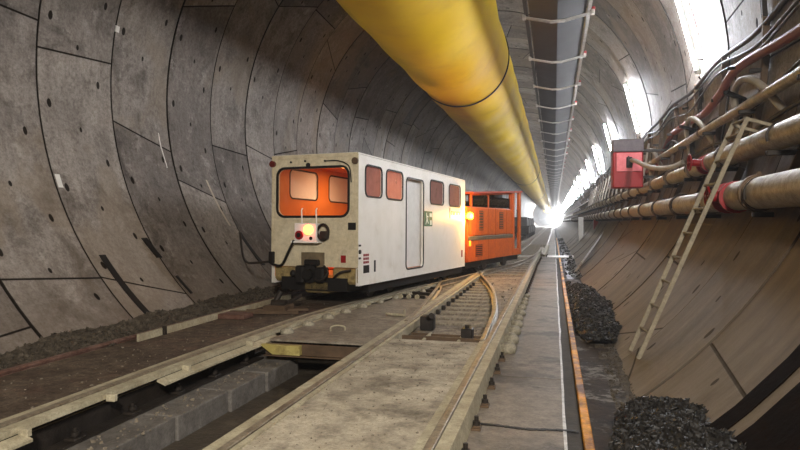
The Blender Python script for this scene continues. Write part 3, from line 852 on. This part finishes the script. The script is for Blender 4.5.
# brackets following the wall
br0 = None
for k in range(0, 30):
    yy = 4.6 + 1.9 * k
    if br0 is None:
        br0 = empty('pipe_bracket', 'dark steel bracket post fixed to the right wall holding the pipes', 'bracket', group='pipe brackets along the right wall')
        o = MB()
        for j in range(5):
            a, c = 87 + 5.6 * j, 87 + 5.6 * (j + 1)
            o.bar(wallp(a, 0, RAD - .05), wallp(c, 0, RAD - .05), .08, .06, (0, 1, 0))
        o.build('post', brown_steel, br0)
        o = MB()
        for (x, z) in ((1.88, 1.42), (2.0, 2.0), (2.2, 2.7), (2.32, 3.2)):
            o = MB(); o.bar((x - (.06 if z < 2.5 else .0), 0, z), (wall_x(z, 1, RAD - .03), 0, z), .05, .05)
            o.build('arm', dark_steel, br0)
        o = MB()
        for (x, z, r) in ((1.93, 1.615, .165), (2.10, 2.16, .14)):
            ring = [Vector((x + r * cos(t), 0.06, z + r * sin(t))) for t in [pi * (-.1 + 1.2 * q / 12) for q in range(13)]]
            o = MB(); o.tube(ring, .012, 6); o.build('pipe_strap', dark_steel, br0)
        r = br0
    else: r = copy_tree(br0)
    r['label'] = 'dark steel bracket post on the right wall holding the pipes, %s to the camera' % (ORD[k] if k == 0 else ORD[k] + ' closest') if k < 8 else 'small dark bracket post far along the right wall pipes'
    r.location = (0, yy, 0)
def cable(name, pts, r, m, label, cat='cable', n=8):
    b = MB(); b.tube(smooth_path(pts, n), r, 8); return tag(b.build(name, m), label, cat)
def sagline(z0, x0, amp, y0, y1, step, sd, jz=.05):
    rn = random.Random(sd); P = []; yy = y0
    while yy < y1:
        z = z0 + rn.uniform(-jz, jz); P.append((wall_x(z, 1, RAD - x0), yy, z)); z2 = z0 - amp + rn.uniform(-jz, jz)
        P.append((wall_x(z2, 1, RAD - x0), yy + step / 2, z2)); yy += step
    return P
cable('power_cable', sagline(3.86, .06, .08, 3, 120, 3.8, 1), .035, cable_m, 'thickest black cable sagging along the right wall below the lamps')
cable('power_cable', sagline(3.74, .08, .12, 3, 120, 3.8, 2), .02, cable_m, 'thin dark cable just below the thickest black cable')
cable('power_cable', sagline(3.62, .10, .16, 3, 90, 3.8, 3), .016, cable_m, 'thin dark cable looping lowest of the upper cable bundle')
cable('power_cable', sagline(3.02, .09, .22, 3, 90, 3.8, 4, .08), .02, cable_m, 'dark cable drooping behind the thin pale pipe')
cable('power_cable', sagline(2.5, .07, .12, 3, 90, 3.8, 5, .08), .025, cable_m, 'dark cable on the wall between the thick pipes and thin pipe')
cable('air_hose', [(2.44, 3.0, 3.22), (2.46, 5.5, 3.28), (2.46, 7.4, 3.34), (2.40, 9.2, 3.42), (2.40, 10.1, 3.25), (2.38, 10.9, 3.12), (2.44, 12.6, 3.2), (2.46, 14.5, 3.2), (2.44, 15.8, 2.8), (2.4, 17.5, 2.7), (2.4, 30, 2.9)], .06, hose_red, 'thick red hose snaking along the right wall above the pipes', 'hose')
for k, (yy, lab) in enumerate(((8.6, 'grey hose looping down behind the thin pipe, nearest the right edge'), (11.6, 'grey hose looping over beside the upper red valve'), (16.3, 'pale grey hose looping down just right of the red box'))):
    cable('grey_hose', [(2.42, yy - 1.1, 2.55), (2.32, yy - .6, 2.95), (2.28, yy - .1, 3.12), (2.30, yy + .35, 3.05), (2.36, yy + .5, 2.75), (2.40, yy + .5, 2.45)], .045, hose_grey, lab, 'hose')
# heavy hanging bracket clamps
for yy, lab in ((9.0, 'black bolted clamp bracket under the red hose, nearest the camera'), (11.9, 'black bolted clamp bracket left of the upper valve')):
    t = empty('clamp_bracket', lab, 'bracket', (2.28, yy, 3.12))
    b = MB(); b.bar((-.16, -.35, -.12), (.22, .25, -.12), .06, .05); b.build('base_bar', black_m, t)
    b = MB(); b.bar((-.1, -.25, -.1), (-.1, -.25, .22), .05, .04); b.bar((.0, -.1, -.1), (.0, -.1, .25), .05, .04); b.bar((-.1, -.25, .2), (0, -.1, .24), .04, .04); b.build('upright', black_m, t)
    b = MB(); b.bar((.1, .1, -.14), (.13, .1, -.75), .08, .05, (0, 1, 0)); b.build('drop_arm', dark_steel, t)
for yy, lab in ((8.45, 'upright steel channel on the right wall at the top right corner'), (11.95, 'slim upright conduit dropping from the top right tube lamp'),):
    b = MB(); 
    for j in range(6): b.bar(wallp(68 + 5*j if yy < 9 else 87 + 2*j, yy, RAD - .04), wallp(73 + 5*j if yy < 9 else 89 + 2*j, yy, RAD - .04), .06, .05, (0, 1, 0))
    tag(b.build('wall_channel', dark_steel), lab, 'steel channel')

# red cabinet
rx = empty('switch_cabinet', 'red electrical cabinet with dusty dark top mounted on the right wall', 'electrical cabinet', (1.61, 14.7, 2.12))
b = MB(); b.box(-.32, .32, 0, .5, 0, .80, None, .02); b.build('cabinet_body', red_m, rx)
b = MB(); b.box(-.33, .33, -.02, .52, .80, 1.08, None, .02); b.build('dark_cover', red_top, rx)
b = MB(); b.box(-.25, .29, -.03, 0, .36, .78, None, .01); b.build('front_panel', red_pl, rx)
hd = MB(); hd.box(-.04, .08, -.07, -.03, .44, .68, None, .01); hd = hd.build('switch_plate', black_m, rx)
b = MB(); b.bar((.0, -.09, .5), (.0, -.09, .7), .03, .03, (0, 1, 0)); b.cyl((0, -.09, .52), (0, -.03, .52), .02, 8); b.build('handle', dark_steel, hd)
b = MB()
for z in (.25, .85): b.bar((.3, .3, z), (wall_x(2.12 + z) - 1.61 + .02, .3, z), .06, .06)
b.build('mounting_arm', dark_steel, rx)
cable('grey_hose', [(1.68, 14.62, 2.72), (1.72, 14.2, 2.66), (1.85, 13.6, 2.5), (1.98, 13.0, 2.40), (2.16, 12.5, 2.38), (2.3, 12.3, 2.45)], .05, hose_grey, 'stiff pale hose leaving the front of the red cabinet', 'hose')
b = MB(); b.box(1.78, 1.98, 30, 30.3, .75, 1.45, None, .02)
t = b.build('fire_box', red_m); tag(t, 'small red box hanging under the pipes far down the right wall', 'box')
b = MB(); b.box(1.25, 1.5, 34, 34.2, .6, 1.6, None, .02); b.box(1.28, 1.47, 34, 34.2, -.25, .6)
tag(b.build('white_post_box', white_m), 'small white box on a post far away beside the right wall', 'box')
# diagonal slats standing between pipes far down the wall
dg0 = None
for k in range(16):
    yy = 15.6 + 1.6 * k
    if dg0 is None:
        o = MB(); o.bar((2.02, 0, 2.28), (2.30, .9, 3.3), .05, .05); dg0 = o.build('diagonal_strut', hose_grey)
        tag(dg0, 'pale diagonal strut in the row above the upper pipe beyond the red cabinet', 'strut', 'diagonal struts above the far pipes'); o = dg0
    else: o = dg0.copy(); COL.objects.link(o)
    if k < 5: o['label'] = 'pale diagonal strut above the upper pipe, %s beyond the red cabinet' % (['first'] + ORD[1:])[k]
    else: o['label'] = 'tiny pale diagonal strut far along above the upper pipe'
    o.location = (0, yy, 0)

# ladder
la = empty('ladder', 'narrow pale aluminium ladder leaning on the pipes against the right wall', 'ladder', (.84, 6.78, -.06))
top = Vector((1.93, 7.05, 2.42)) - Vector((.84, 6.78, -.06))
sd = Vector((-.03, .42, 0))
for k in (0, 1):
    o = sd * k; b = MB()
    b.bar(o, top + o, .025, .045, (-.9, 0, .4)); b.build('stile', ladder_m, la)
    b = MB(); b.bar(top + o - Vector((0, 0, .012)), top + o + Vector((.34, 0, -.12)), .028, .035); b.build('hook', ladder_m, la)
for k in range(1, 10):
    p = top * (k / 9.6); b = MB(); b.cyl(p, p + sd, .015, 8); b.build('rung', ladder_m, la)
b = MB(); b.cyl(top, top + sd, .015, 8); b.build('rung', ladder_m, la)

# pale strip sloping up the right wall and another across the floor
b = MB()
P = [(.62, 19.6, -.19), (.84, 19.6, .12), (2.0, 25.1, 1.15), (1.95, 25.1, 1.05)]
V = []
for p in P: V.append(Vector(p) + Vector((-.03, 0, .02)))
for p in P: V.append(Vector(p) + Vector((.0, 0, -.02)))
b.add(V, [(0,1,2,3), (4,5,6,7), (0,1,5,4), (1,2,6,5), (2,3,7,6), (3,0,4,7)])
tag(b.build('pale_slope_strip', lime_m), 'white strip sloping up the right wall in the distance', 'plank')
b = MB(); b.box(-1.5, .85, 26.5, 28.0, -.2, -.11, None, .01)
tag(b.build('white_cross_strip', lime_m), 'white flat strip lying across the track and walkway', 'board')

# ------------------------------------------------------------ marks and slots on the left wall
def patch(name, d0, d1, y0, y1, m, label, cat, th=.006, skew=0., parent=None):
    b = MB(); V = []; n = 8
    for j in range(n + 1):
        d = d0 + (d1 - d0) * j / n; s = skew * j / n
        for r in (RAD - th, RAD + .02):
            V += [wallp(d, y0 + s, r), wallp(d, y1 + s, r)]
    F = []
    for j in range(n):
        a, c = j*4, j*4 + 4
        F += [(a, a+1, c+1, c), (a+2, a+3, c+3, c+2), (a, a+2, c+2, c), (a+1, a+3, c+3, c+1)]
    F += [(0, 1, 3, 2), (n*4, n*4+1, n*4+3, n*4+2)]
    b.add(V, F); o = b.build(name, m)
    return tag(o, label, cat)
patch('joint_slot', -124.5, -139, 7.42, 7.54, black_m, 'wide black open joint low on the left wall, nearest the camera', 'joint gap', .012, .06)
patch('joint_slot', -121.5, -126, 8.52, 8.66, black_m, 'short black notch in the ring joint low on the left wall', 'joint gap', .012, .1)
patch('joint_slot', -130.5, -135, 8.78, 8.83, black_m, 'thin black slot just above the spoil bank on the left wall', 'joint gap', .012, .03)
patch('joint_slot', -121, -131, 11.66, 11.78, black_m, 'black open joint on the left wall beside the front of the car', 'joint gap', .012, .12)
patch('sticker', -78.4, -79.6, 8.72, 8.80, white_m, 'tiny white sticker high on the left wall', 'sticker', .004)
mud_shade_m = mat('mud_and_shade', '090503', '170d07', 4, .9, bump=.3, spec=.05)  # deep recess shade painted in together with the brown mud
patch('gap_shade', 104, 146, 4.13, 4.34, mud_shade_m, 'wide dark band of mud and painted shade on the lining at the bottom right corner', 'joint gap', .010)
patch('gap_shade', 104, 146, 3.2, 3.97, mud_shade_m, 'broad black patch of mud and painted recess shade at the very bottom right corner', 'joint gap', .010)
st = patch('sticker', -109.2, -111.6, 7.24, 7.33, white_m, 'small white framed mark on the left wall near the left edge', 'sticker', .004)
for d0, d1, y0, sk, wd in ((-97.5, -101, 9.90, .02, 'topmost'), (-101, -104.5, 9.93, .05, 'middle'), (-104.3, -105.2, 9.98, 0, 'lowest and shortest')):
    patch('chalk_mark', d0, d1, y0, y0 + .018, white_m, '%s of the thin white chalk strokes on the left wall' % wd, 'chalk mark', .004, sk)['group'] = 'chalk strokes in the middle of the left wall'
hc = patch('pale_hose_line', -107, -119, 11.2, 11.25, mat('pale_line', 'b5a896', 'c9bda9', 6, .6), 'pale curved streak on the left wall just left of the car', 'streak', .012, .25)

# ------------------------------------------------------------ panel helpers for the vehicles
def rr(hx0, hx1, hz0, hz1, r, k=5):
    P = []
    for cx, cz, a0 in ((hx1 - r, hz1 - r, 0), (hx0 + r, hz1 - r, 90), (hx0 + r, hz0 + r, 180), (hx1 - r, hz0 + r, 270)):
        for j in range(k + 1):
            a = R_(a0 + 90 * j / k); P.append((cx + r * cos(a), cz + r * sin(a)))
    return P
def to3(axis, a, z, d):  # axis 'y': panel runs along y at x=d ; 'x': panel runs along x at y=d
    return (d, a, z) if axis == 'y' else (a, d, z)
def panel_hole(b, axis, a0, a1, z0, z1, hole, d, t, r=.08):
    """wall panel of thickness t at plane d with one rounded opening"""
    H = rr(*hole, r); n = len(H); O = []
    per = (n // 4)
    corners = [(a1, z1), (a0, z1), (a0, z0), (a1, z0)]
    for i, (x, z) in enumerate(H):
        c = corners[i // per]; O.append(c)
    for s, dd in ((0, d), (1, d + t)):
        V = [to3(axis, x, z, dd) for x, z in O] + [to3(axis, x, z, dd) for x, z in H]
        F = []
        for i in range(n):
            j = (i + 1) % n
            F.append((i, j, n + j, n + i) if O[i] != O[j] else (i, n + j, n + i))
        b.add(V, F)
    V = [to3(axis, x, z, d) for x, z in H] + [to3(axis, x, z, d + t) for x, z in H]
    b.add(V, [(i, (i+1) % n, n + (i+1) % n, n + i) for i in range(n)])
def ringframe(axis, hole, d, wd, prot, r=.08, inner=0.):
    b = MB(); A = rr(hole[0] - wd, hole[1] + wd, hole[2] - wd, hole[3] + wd, r + wd); B = rr(*hole, r); n = len(A)
    V = [to3(axis, x, z, d) for x, z in A] + [to3(axis, x, z, d + prot) for x, z in A] + [to3(axis, x, z, d + prot) for x, z in B] + [to3(axis, x, z, d - prot * .5) for x, z in B]
    F = []
    for q in range(3):
        for i in range(n): F.append((q*n + i, q*n + (i+1) % n, (q+1)*n + (i+1) % n, (q+1)*n + i))
    return b.add(V, F)
def pane(axis, hole, d):
    b = MB(); P = rr(*hole, .08); n = len(P)
    V = [to3(axis, x, z, d) for x, z in P] + [to3(axis, x, z, d + .006) for x, z in P]
    b.add(V, [tuple(range(n)), tuple(range(n, 2*n))] + [(i, (i+1) % n, n + (i+1) % n, n + i) for i in range(n)])
    return b

# ------------------------------------------------------------ the white rail car
W, LEN, ZB, ZT = 1.66, 6.14, .30, 2.46
car = empty('rail_car', 'white boxy personnel rail car with orange-lit front window and open side door', 'rail car', (-3.10, 9.63, 0), (R_(-.7), 0, R_(-8.4)))
t = .04
# right side (x = 0), strips with openings
side = MB(); hR = [(.27, .92, 1.80, 2.30), (1.14, 1.90, 1.80, 2.30), (3.49, 4.38, 1.80, 2.29), (4.82, 5.71, 1.80, 2.29)]
door = (2.11, 3.06, .47, 2.23)
cuts = [0, 1.03, 2.0, 3.25, 4.6, LEN]
for (a0, a1), h in zip(zip(cuts[:-1], cuts[1:]), [hR[0], hR[1], door, hR[2], hR[3]]):
    panel_hole(side, 'y', a0, a1, ZB, ZT, h, 0, -t, .09)
side.build('side_wall', car_m, car)
left = MB(); hL = [(.50, 1.47, 1.80, 2.30), (1.95, 3.05, 1.80, 2.30), (3.6, 4.6, 1.8, 2.3)]
for (a0, a1), h in zip([(0, 1.7), (1.7, 3.3), (3.3, 4.9)], hL): panel_hole(left, 'y', a0, a1, ZB, ZT, h, -W, t, .09)
left.box(-W, -W + t, 4.9, LEN, ZB, ZT); left.build('side_wall', car_m, car)
fr = MB(); hF = (-1.53, -.19, 1.46, 2.25); panel_hole(fr, 'x', -W, 0, .64, ZT, hF, 0, t, .12)
fr.build('front_wall', car_front, car)
b = MB(); b.box(-W, 0, LEN - t, LEN, ZB, ZT); b.build('rear_wall', car_m, car)
b = MB(); b.box(-W - .01, .0, -.01, LEN + .01, ZT - .0, ZT + .035, None, .012); b.build('roof', car_m, car)
# inner lining and floor
b = MB(); b.box(-W + t, -t, t, LEN - t, .42, .46); b.box(-W + t + .001, -t - .001, t, LEN - t, ZT - .05, ZT - .01)
b.box(-W + t + .001, -t - .001, 3.30, 3.33, .46, ZT - .05)
for (a0, a1), h in zip([(t, 1.7), (1.7, 3.3), (3.3, 4.9)], hL): panel_hole(b, 'y', a0, a1, .46, ZT - .05, h, -W + t + .0005, .006, .09)
for (a0, a1), h in zip([(t, 1.03), (1.03, 2.0), (3.25, 4.6), (4.6, LEN - t)], hR): panel_hole(b, 'y', a0, a1, .46, ZT - .05, h, -t - .0005, -.006, .09)
b.build('inner_lining', car_in, car)
b = MB(); 
for yy in (.7, 4.2): b.box(-W + .08, -W + .5, yy, yy + 1.3, .46, .92, None, .03); b.box(-W + .06, -W + .14, yy, yy + 1.3, .92, 1.35, None, .03)
b.build('bench_seat', orange_m, car)
b = MB(); b.box(-1.0, -.6, 1.0, 2.0, ZT - .075, ZT - .05, None, .01); b.build('cabin_lamp', cabin_e, car)
# window frames and panes
for h in hR:
    f = ringframe('y', h, 0, .028, .014, .09).build('window_frame', black_m, car); pane('y', h, -.02).build('pane', pink_pane_m, f)
for h in hL:
    f = ringframe('y', h, -W, .028, -.014, .09).build('window_frame', black_m, car); pane('y', h, -W + .01).build('pane', backlit_pane_m, f)
    ringframe('y', h, -W + t, .03, .012, .09).build('inner_frame', dark_steel, f)
f = ringframe('x', hF, 0, .04, -.02, .12).build('windscreen_frame', black_m, car); pane('x', hF, .015).build('pane', pane_m, f)
g = ringframe('x', (hF[0] - .04, hF[1] + .04, hF[2] - .04, hF[3] + .04), 0, .055, -.012, .16).build('windscreen_surround', car_front, car)
f = ringframe('y', door, 0, .03, .012, .09).build('door_frame', dark_steel, car)
b = MB(); b.box(-.10, -.07, 2.30, 3.20, .47, 2.32, None, .01); b.box(-.075, -.065, 2.95, 3.0, 1.0, 1.2); dp = b.build('sliding_door', white_m, car)
# front details
b = MB()
for z in (.99, 1.36): b.box(-W, 0, -.006, .0, z, z + .008)
b.box(-W - .004, -W + .03, -.01, .0, .64, ZT); b.box(-.03, .004, -.01, .0, .64, ZT); b.box(-W, 0, -.015, 0, ZT - .03, ZT + .03); b.box(-W, 0, -.01, .0, .60, .64)
b.build('front_seam', car_front, car)
b = MB(); b.box(-1.64, -1.05, .02, .45, .34, .62, None, .05); b.box(-1.05, -.5, .0, .4, .16, .40, None, .06); b.box(-.50, -.02, .03, .4, .32, .60, None, .04)
b.build('bumper', bumper_m, car)
rc = MB(); rc.box(-1.07, -.62, -.012, .01, .58, .84, None, .01); rc.build('coupler_recess', belt_band, car)
b = MB(); b.cyl((-.85, -.10, .48), (-.85, .3, .48), .15, 16); b.box(-1.12, -.95, -.14, .1, .32, .62, None, .03); b.box(-.74, -.58, -.12, .1, .34, .60, None, .03)
b.cyl((-.85, -.2, .48), (-.85, -.1, .48), .09, 12); b.box(-.98, -.70, -.08, .1, .62, .72, None, .02); b.sphere((-1.2, -.04, .48), .06, 10, 8); b.build('coupler', black_m, car)
b = MB(); b.tube(smooth_path([(-.6, -.05, .62), (-.5, -.12, .5), (-.62, -.14, .38), (-.75, -.1, .4)], 6), .02, 8); b.tube(smooth_path([(-.45, -.0, .42), (-.3, -.05, .52), (-.12, -.02, .56)], 6), .02, 8); b.build('brake_hose', dark_steel, car)
hb = MB(); hb.box(-1.13, -.70, -.14, -.002, 1.03, 1.33, None, .015); hb.box(-1.18, -.66, -.17, 0, 1.00, 1.035, None, .005); hb = hb.build('lamp_box', white_m, car)
b = MB(); b.cyl((-.84, -.19, 1.22), (-.84, -.13, 1.22), .085, 20); b.sphere((-.84, -.19, 1.22), (.08, .03, .08), 16, 8); b.build('headlamp', lamp_e, hb)
b = MB(); b.cyl((-1.02, -.17, 1.13), (-1.02, -.13, 1.13), .075, 16); b.build('red_lamp', red_m, hb)
b = MB(); b.cyl((-.80, -.155, 1.08), (-.80, -.13, 1.08), .03, 10); b.cyl((-1.02, -.18, 1.13), (-1.02, -.165, 1.13), .04, 10); b.build('knob', black_m, hb)
b = MB(); rg = [Vector((-.62 + .10 * cos(a), -.05, 1.18 + .13 * sin(a))) for a in [2*pi*k/20 for k in range(21)]]
b.tube(rg, .02, 8, False); b.tube([q + Vector((.01, -.04, 0)) for q in rg], .018, 8, False); b.box(-.66, -.52, -.12, -.01, 1.06, 1.2, None, .02); b.build('cable_coil', dark_steel, car)
b = MB()
for xx in (-1.04, -.76): b.tube([(xx, -.03, 1.33), (xx, -.05, 1.55), (xx, -.02, 1.58)], .012, 8)
b.build('lamp_hanger', white_m, car)
b = MB(); b.tube(smooth_path([(-1.12, -.16, 1.04), (-1.26, -.1, .85), (-1.42, -.06, .62), (-1.6, -.04, .62), (-1.75, .05, .66)], 8), .022, 8); b.build('power_lead', black_m, car)
b = MB(); b.box(-1.70, -1.60, -.05, .1, .64, .84, None, .01); b.build('socket_box', black_m, car)
for xx in (-1.64, -.05):
    b = MB(); b.cyl((xx, -.05, 2.35), (xx, .0, 2.35), .055, 14); b.build('marker_lamp', mat('dull_red_lens', '4a1512', '6b201a', 8, .4) if xx < -1 else brown_steel, car)
b = MB()
for xx, zz in ((-1.28, 2.37), (-1.0, 2.38), (-.62, 2.37)): b.cyl((xx, -.02, zz), (xx, 0, zz), .018, 8)
b.sphere((-.93, -.03, 2.31), .04, 10, 6)
b.tube(smooth_path([(-.6, -.02, 2.37), (-.35, -.03, 2.36), (-.16, -.03, 2.26), (-.12, -.02, 2.0)], 6), .01, 6); b.build('wiper_fitting', black_m, car)
b = MB(); b.box(-.18, -.04, -.015, -.005, 1.22, 1.34); b.build('front_label', black_m, car)
b = MB(); b.box(-.31, -.22, -.012, -.005, .68, .80); b.build('red_label', red_m, car)
# side stickers, emergency exit sign and lettering
b = MB(); b.box(.0, .006, 3.13, 3.62, 1.30, 1.62); sg_ = b.build('exit_sign', green_m, car); sg_['label'] = 'green emergency exit sign'
b = MB(); F_ = .0065
b.box(F_, F_ + .003, 3.44, 3.58, 1.50, 1.58); b.box(F_, F_ + .003, 3.47, 3.58, 1.33, 1.43)
b.sphere((F_, 3.25, 1.56), (.004, .025, .028), 10, 6)
b.bar((F_ + .001, 3.25, 1.54), (F_ + .001, 3.29, 1.44), .004, .05, (0, 1, .3)); b.bar((F_ + .001, 3.28, 1.45), (F_ + .001, 3.20, 1.34), .004, .03, (0, 1, .3))
b.bar((F_ + .001, 3.28, 1.45), (F_ + .001, 3.36, 1.36), .004, .03, (0, 1, .3)); b.bar((F_ + .001, 3.25, 1.52), (F_ + .001, 3.36, 1.50), .004, .02, (0, 1, 2))
b.build('exit_symbol', pale_green, sg_)
b = MB(); b.box(0, .005, 4.86, 4.90, 1.50, 1.74)
for k in range(6):
    a = 4.98 + k * .13; b.box(0, .005, a, a + .03, 1.58, 1.67); b.box(0, .005, a + .03, a + .09, 1.58 + .07 * ((k + 1) % 2), 1.60 + .07 * ((k + 1) % 2))
    if k % 2: b.box(0, .005, a + .07, a + .09, 1.58, 1.67)
b.build('red_lettering', red_m, car)
b = MB()
for i in range(3):
    for j in range(3): b.box(0, .005, .20 + .075 * i, .255 + .075 * i, .66 + .06 * j, .70 + .06 * j)
b.build('red_notice', red_m, car)
b = MB(); b.box(0, .006, .20, .42, .50, .63, None, .001); b.build('black_notice', black_m, car)
b = MB(); b.cyl((0, .05, .86), (.02, .05, .86), .035, 12); b.box(0, .015, .02, .08, .95, .98); b.box(0, .015, .02, .08, .74, .77); b.build('latch', dark_steel, car)
b = MB(); b.box(0, .008, .62, .68, .50, .70, None, .002); b.build('lock_slot', black_m, car)
b = MB(); b.box(0, .006, 5.82, 5.92, .55, .72); b.build('red_label', red_m, car)
# underframe and wheels
b = MB(); b.box(-W + .12, -.06, .55, LEN - .05, .14, .30, None, .02); b.box(-W + .2, -.2, -.0, LEN + .1, .2, .42); b.build('underframe', black_m, car)
for yy in (1.0, 1.9, 4.3, 5.2):
    b = MB()
    for xx in (-1.42, -.28):
        b.cyl((xx - .04, yy, .215), (xx + .04, yy, .215), .2, 20); b.cyl((xx - .07, yy, .215), (xx + .07, yy, .215), .07, 12)
    b.cyl((-1.42, yy, .215), (-.28, yy, .215), .04, 8)
    b.build('wheelset', dark_steel, car)
lt = bpy.data.lights.new('cabin_light', 'AREA'); lt.energy = 26; lt.size = .4; lt.color = (1, .70, .42)
lo = bpy.data.objects.new('cabin_light', lt); COL.objects.link(lo); lo.location = (-.8, 1.5, ZT - .09); lo.parent = car
cable('trailing_cable', [(-6.30, 11.65, 1.10), (-6.0, 11.2, .70), (-5.6, 10.6, .60), (-5.2, 10.1, .62), (-4.82, 9.93, .66)], .022, cable_m, 'black cable running from the left wall to the front corner of the car')

# ------------------------------------------------------------ orange locomotive
LW = 1.45; ll = 5.0
lc = empty('locomotive', 'small orange mine locomotive coupled behind the white rail car', 'locomotive', (-2.17, 15.95, 0), (0, 0, R_(-13)))
b = MB(); b.box(-LW, 0, .02, 4.0, .30, .87, None, .02); b.build('lower_body', orange_m, lc)
b = MB(); b.box(-LW + .0, -.02, .04, 4.05, .97, 1.76, None, .03); b.build('hood', orange_m, lc)
b = MB(); b.box(-LW - .01, .012, .04, 4.02, .86, .97, None, .01); b.build('rubbing_band', belt_band, lc)
b = MB(); b.box(-LW - .01, .0, .0, .16, .30, 1.55, None, .02); b.build('end_plate', orange_dk, lc)
b = MB()
for yy in (1.65,): b.box(.0, .004, yy, yy + .02, .30, 1.76)
for yy in (.3, 2.35, 3.4): b.box(-.018, -.012, yy, yy + .02, .97, 1.76)
b.build('panel_seam', orange_dk, lc)
for (a0, a1, z0, z1, n, d) in ((.95, 1.28, 1.12, 1.66, 7, -.02), (2.72, 3.1, 1.14, 1.64, 7, -.02), (.62, 1.15, .42, .74, 6, 0)):
    g = MB(); g.box(d, d + .006, a0, a1, z0, z1); g = g.build('grille', dark_steel if d == 0 else brown_steel, lc)
    b = MB()
    for k in range(n):
        z = z0 + (z1 - z0) * (k + .3) / n; b.box(d + .004, d + .02, a0, a1, z, z + (z1 - z0) / n * .35)
    b.build('louvre', orange_dk, g)
# window band and raked roof
def roofz(y): return 2.08 + .048 * y
def slantbox(b, x0, x1, y0, y1, z0, dz0, dz1):
    V = [(x, y, (roofz(y) + dz if dz is not None else z0)) for x in (x0, x1) for y in (y0, y1) for dz in (dz0, dz1)]
    b.add(V, [(0,1,3,2), (4,6,7,5), (0,4,5,1), (2,3,7,6), (0,2,6,4), (1,5,7,3)])
b = MB(); slantbox(b, -LW - .05, .05, .30, 4.95, 0, 0, .05); b.build('roof', mat('red_roof_paint', 'a5381c', 'bb4a28', 5, .5), lc)
b = MB()
for yy in (.38, 1.75, 3.85):
    for xx in (-LW + .02, -.08): slantbox(b, xx, xx + .05, yy, yy + (.07 if yy < 3 else .16), 1.76, None, 0)
for xx in (-LW + .02, -.06): slantbox(b, xx, xx + .03, .38, 4.0, 0, -.05, 0)
b.build('window_post', orange_dk, lc)
b = MB(); b.box(-.05, -.045, .45, 3.85, 1.77, 2.08); b.build('window_glass', pane_m, lc)
b = MB(); b.box(-LW + .3, -.5, 1.2, 2.6, 1.76, 1.93, None, .04); b.sphere((-.6, 2.5, 1.85), .12, 12, 8); b.build('cab_controls', dark_steel, lc)
# cab doorway at the rear
b = MB(); slantbox(b, -.07, .0, 4.0, 4.22, .30, None, 0); slantbox(b, -.07, .0, 4.72, 4.95, .3, None, 0); b.box(-.07, 0, 4.2, 4.75, .3, .5); b.build('door_frame', orange_m, lc)
b = MB(); slantbox(b, -LW, -LW + .05, 4.0, 4.95, .30, None, 0); b.build('cab_side', orange_m, lc)
b = MB(); slantbox(b, -LW + .05, -.62, 4.05, 4.93, .5, None, -.02); b.build('cab_interior', black_m, lc)
b = MB(); b.box(-.5, -.2, 4.3, 4.6, .5, 1.0, None, .03); b.tube([(-.03, 4.6, 1.0), (-.03, 4.6, 1.75)], .015, 8); b.build('driver_seat', dark_steel, lc)
b = MB(); b.box(-LW + .1, -.1, .1, 4.9, .14, .32); b.build('underframe', black_m, lc)
for yy in (1.5, 3.4):
    b = MB()
    for xx in (-1.28, -.12): b.cyl((xx - .05, yy, .215), (xx + .05, yy, .215), .2, 20)
    b.cyl((-1.28, yy, .215), (-.12, yy, .215), .05, 8); b.build('wheelset', dark_steel, lc)
b = MB(); b.cyl((.06, .0, 1.40), (.06, .0, 1.44), .07, 14); b.bar((-.03, .05, 1.42), (.06, 0, 1.42), .05, .03); b.build('beacon_bracket', orange_dk, lc)
b = MB(); b.sphere((.07, 0, 1.50), (.09, .09, .10), 16, 10); b.build('beacon', beacon_e, lc)
b = MB(); b.box(.0, .03, .10, .2, .72, .86, None, .008); b.build('marker_lamp', emit('amber_dim', 'ff9020', 2), lc)
b = MB(); b.cyl((-.7, -.05, .48), (-.7, .1, .48), .1, 12); b.build('coupler', black_m, lc)
lt = bpy.data.lights.new('beacon_light', 'POINT'); lt.energy = 110; lt.shadow_soft_size = .07; lt.color = (1, .55, .1)
lo = bpy.data.objects.new('beacon_light', lt); COL.objects.link(lo); lo.location = (.2, -.08, 1.50); lo.parent = lc

# ------------------------------------------------------------ far wagons
wg0 = None
for k, yy in enumerate((50, 55, 60, 65)):
    lab = ['dark wagon nearest behind the locomotive on the left far track', 'second dark wagon in the far row of parked wagons', 'third dark wagon in the far row of parked wagons', 'farthest dark wagon in the row of parked wagons'][k]
    if wg0 is None:
        wg0 = empty('mine_wagon', lab, 'wagon')
        o = MB(); o.box(-.62, .62, 0, 4.2, .42, .95, None, .03); o.box(-.66, .66, 0, 4.2, .95, 1.02); o.build('tub', dark_steel, wg0)
        o = MB(); 
        for j in range(3): o.box(-.5, .5, .15 + 1.35*j, 1.3 + 1.35*j, 1.02, 1.75 - .12 * j, None, .04)
        tag(o.build('load', mat('grey_load', '4a4744', '6a6662', 3, .7), wg0), 'grey boxed load')
        o = MB()
        for y2 in (.8, 3.4):
            for xx in (-.52, .52): o.cyl((xx - .04, y2, .215), (xx + .04, y2, .215), .2, 16)
        o.box(-.4, .4, -.2, 4.4, .25, .42); o.build('chassis', black_m, wg0)
        r = wg0
    else: r = copy_tree(wg0); r['label'] = lab
    r.location = (-2.57, yy, 0)
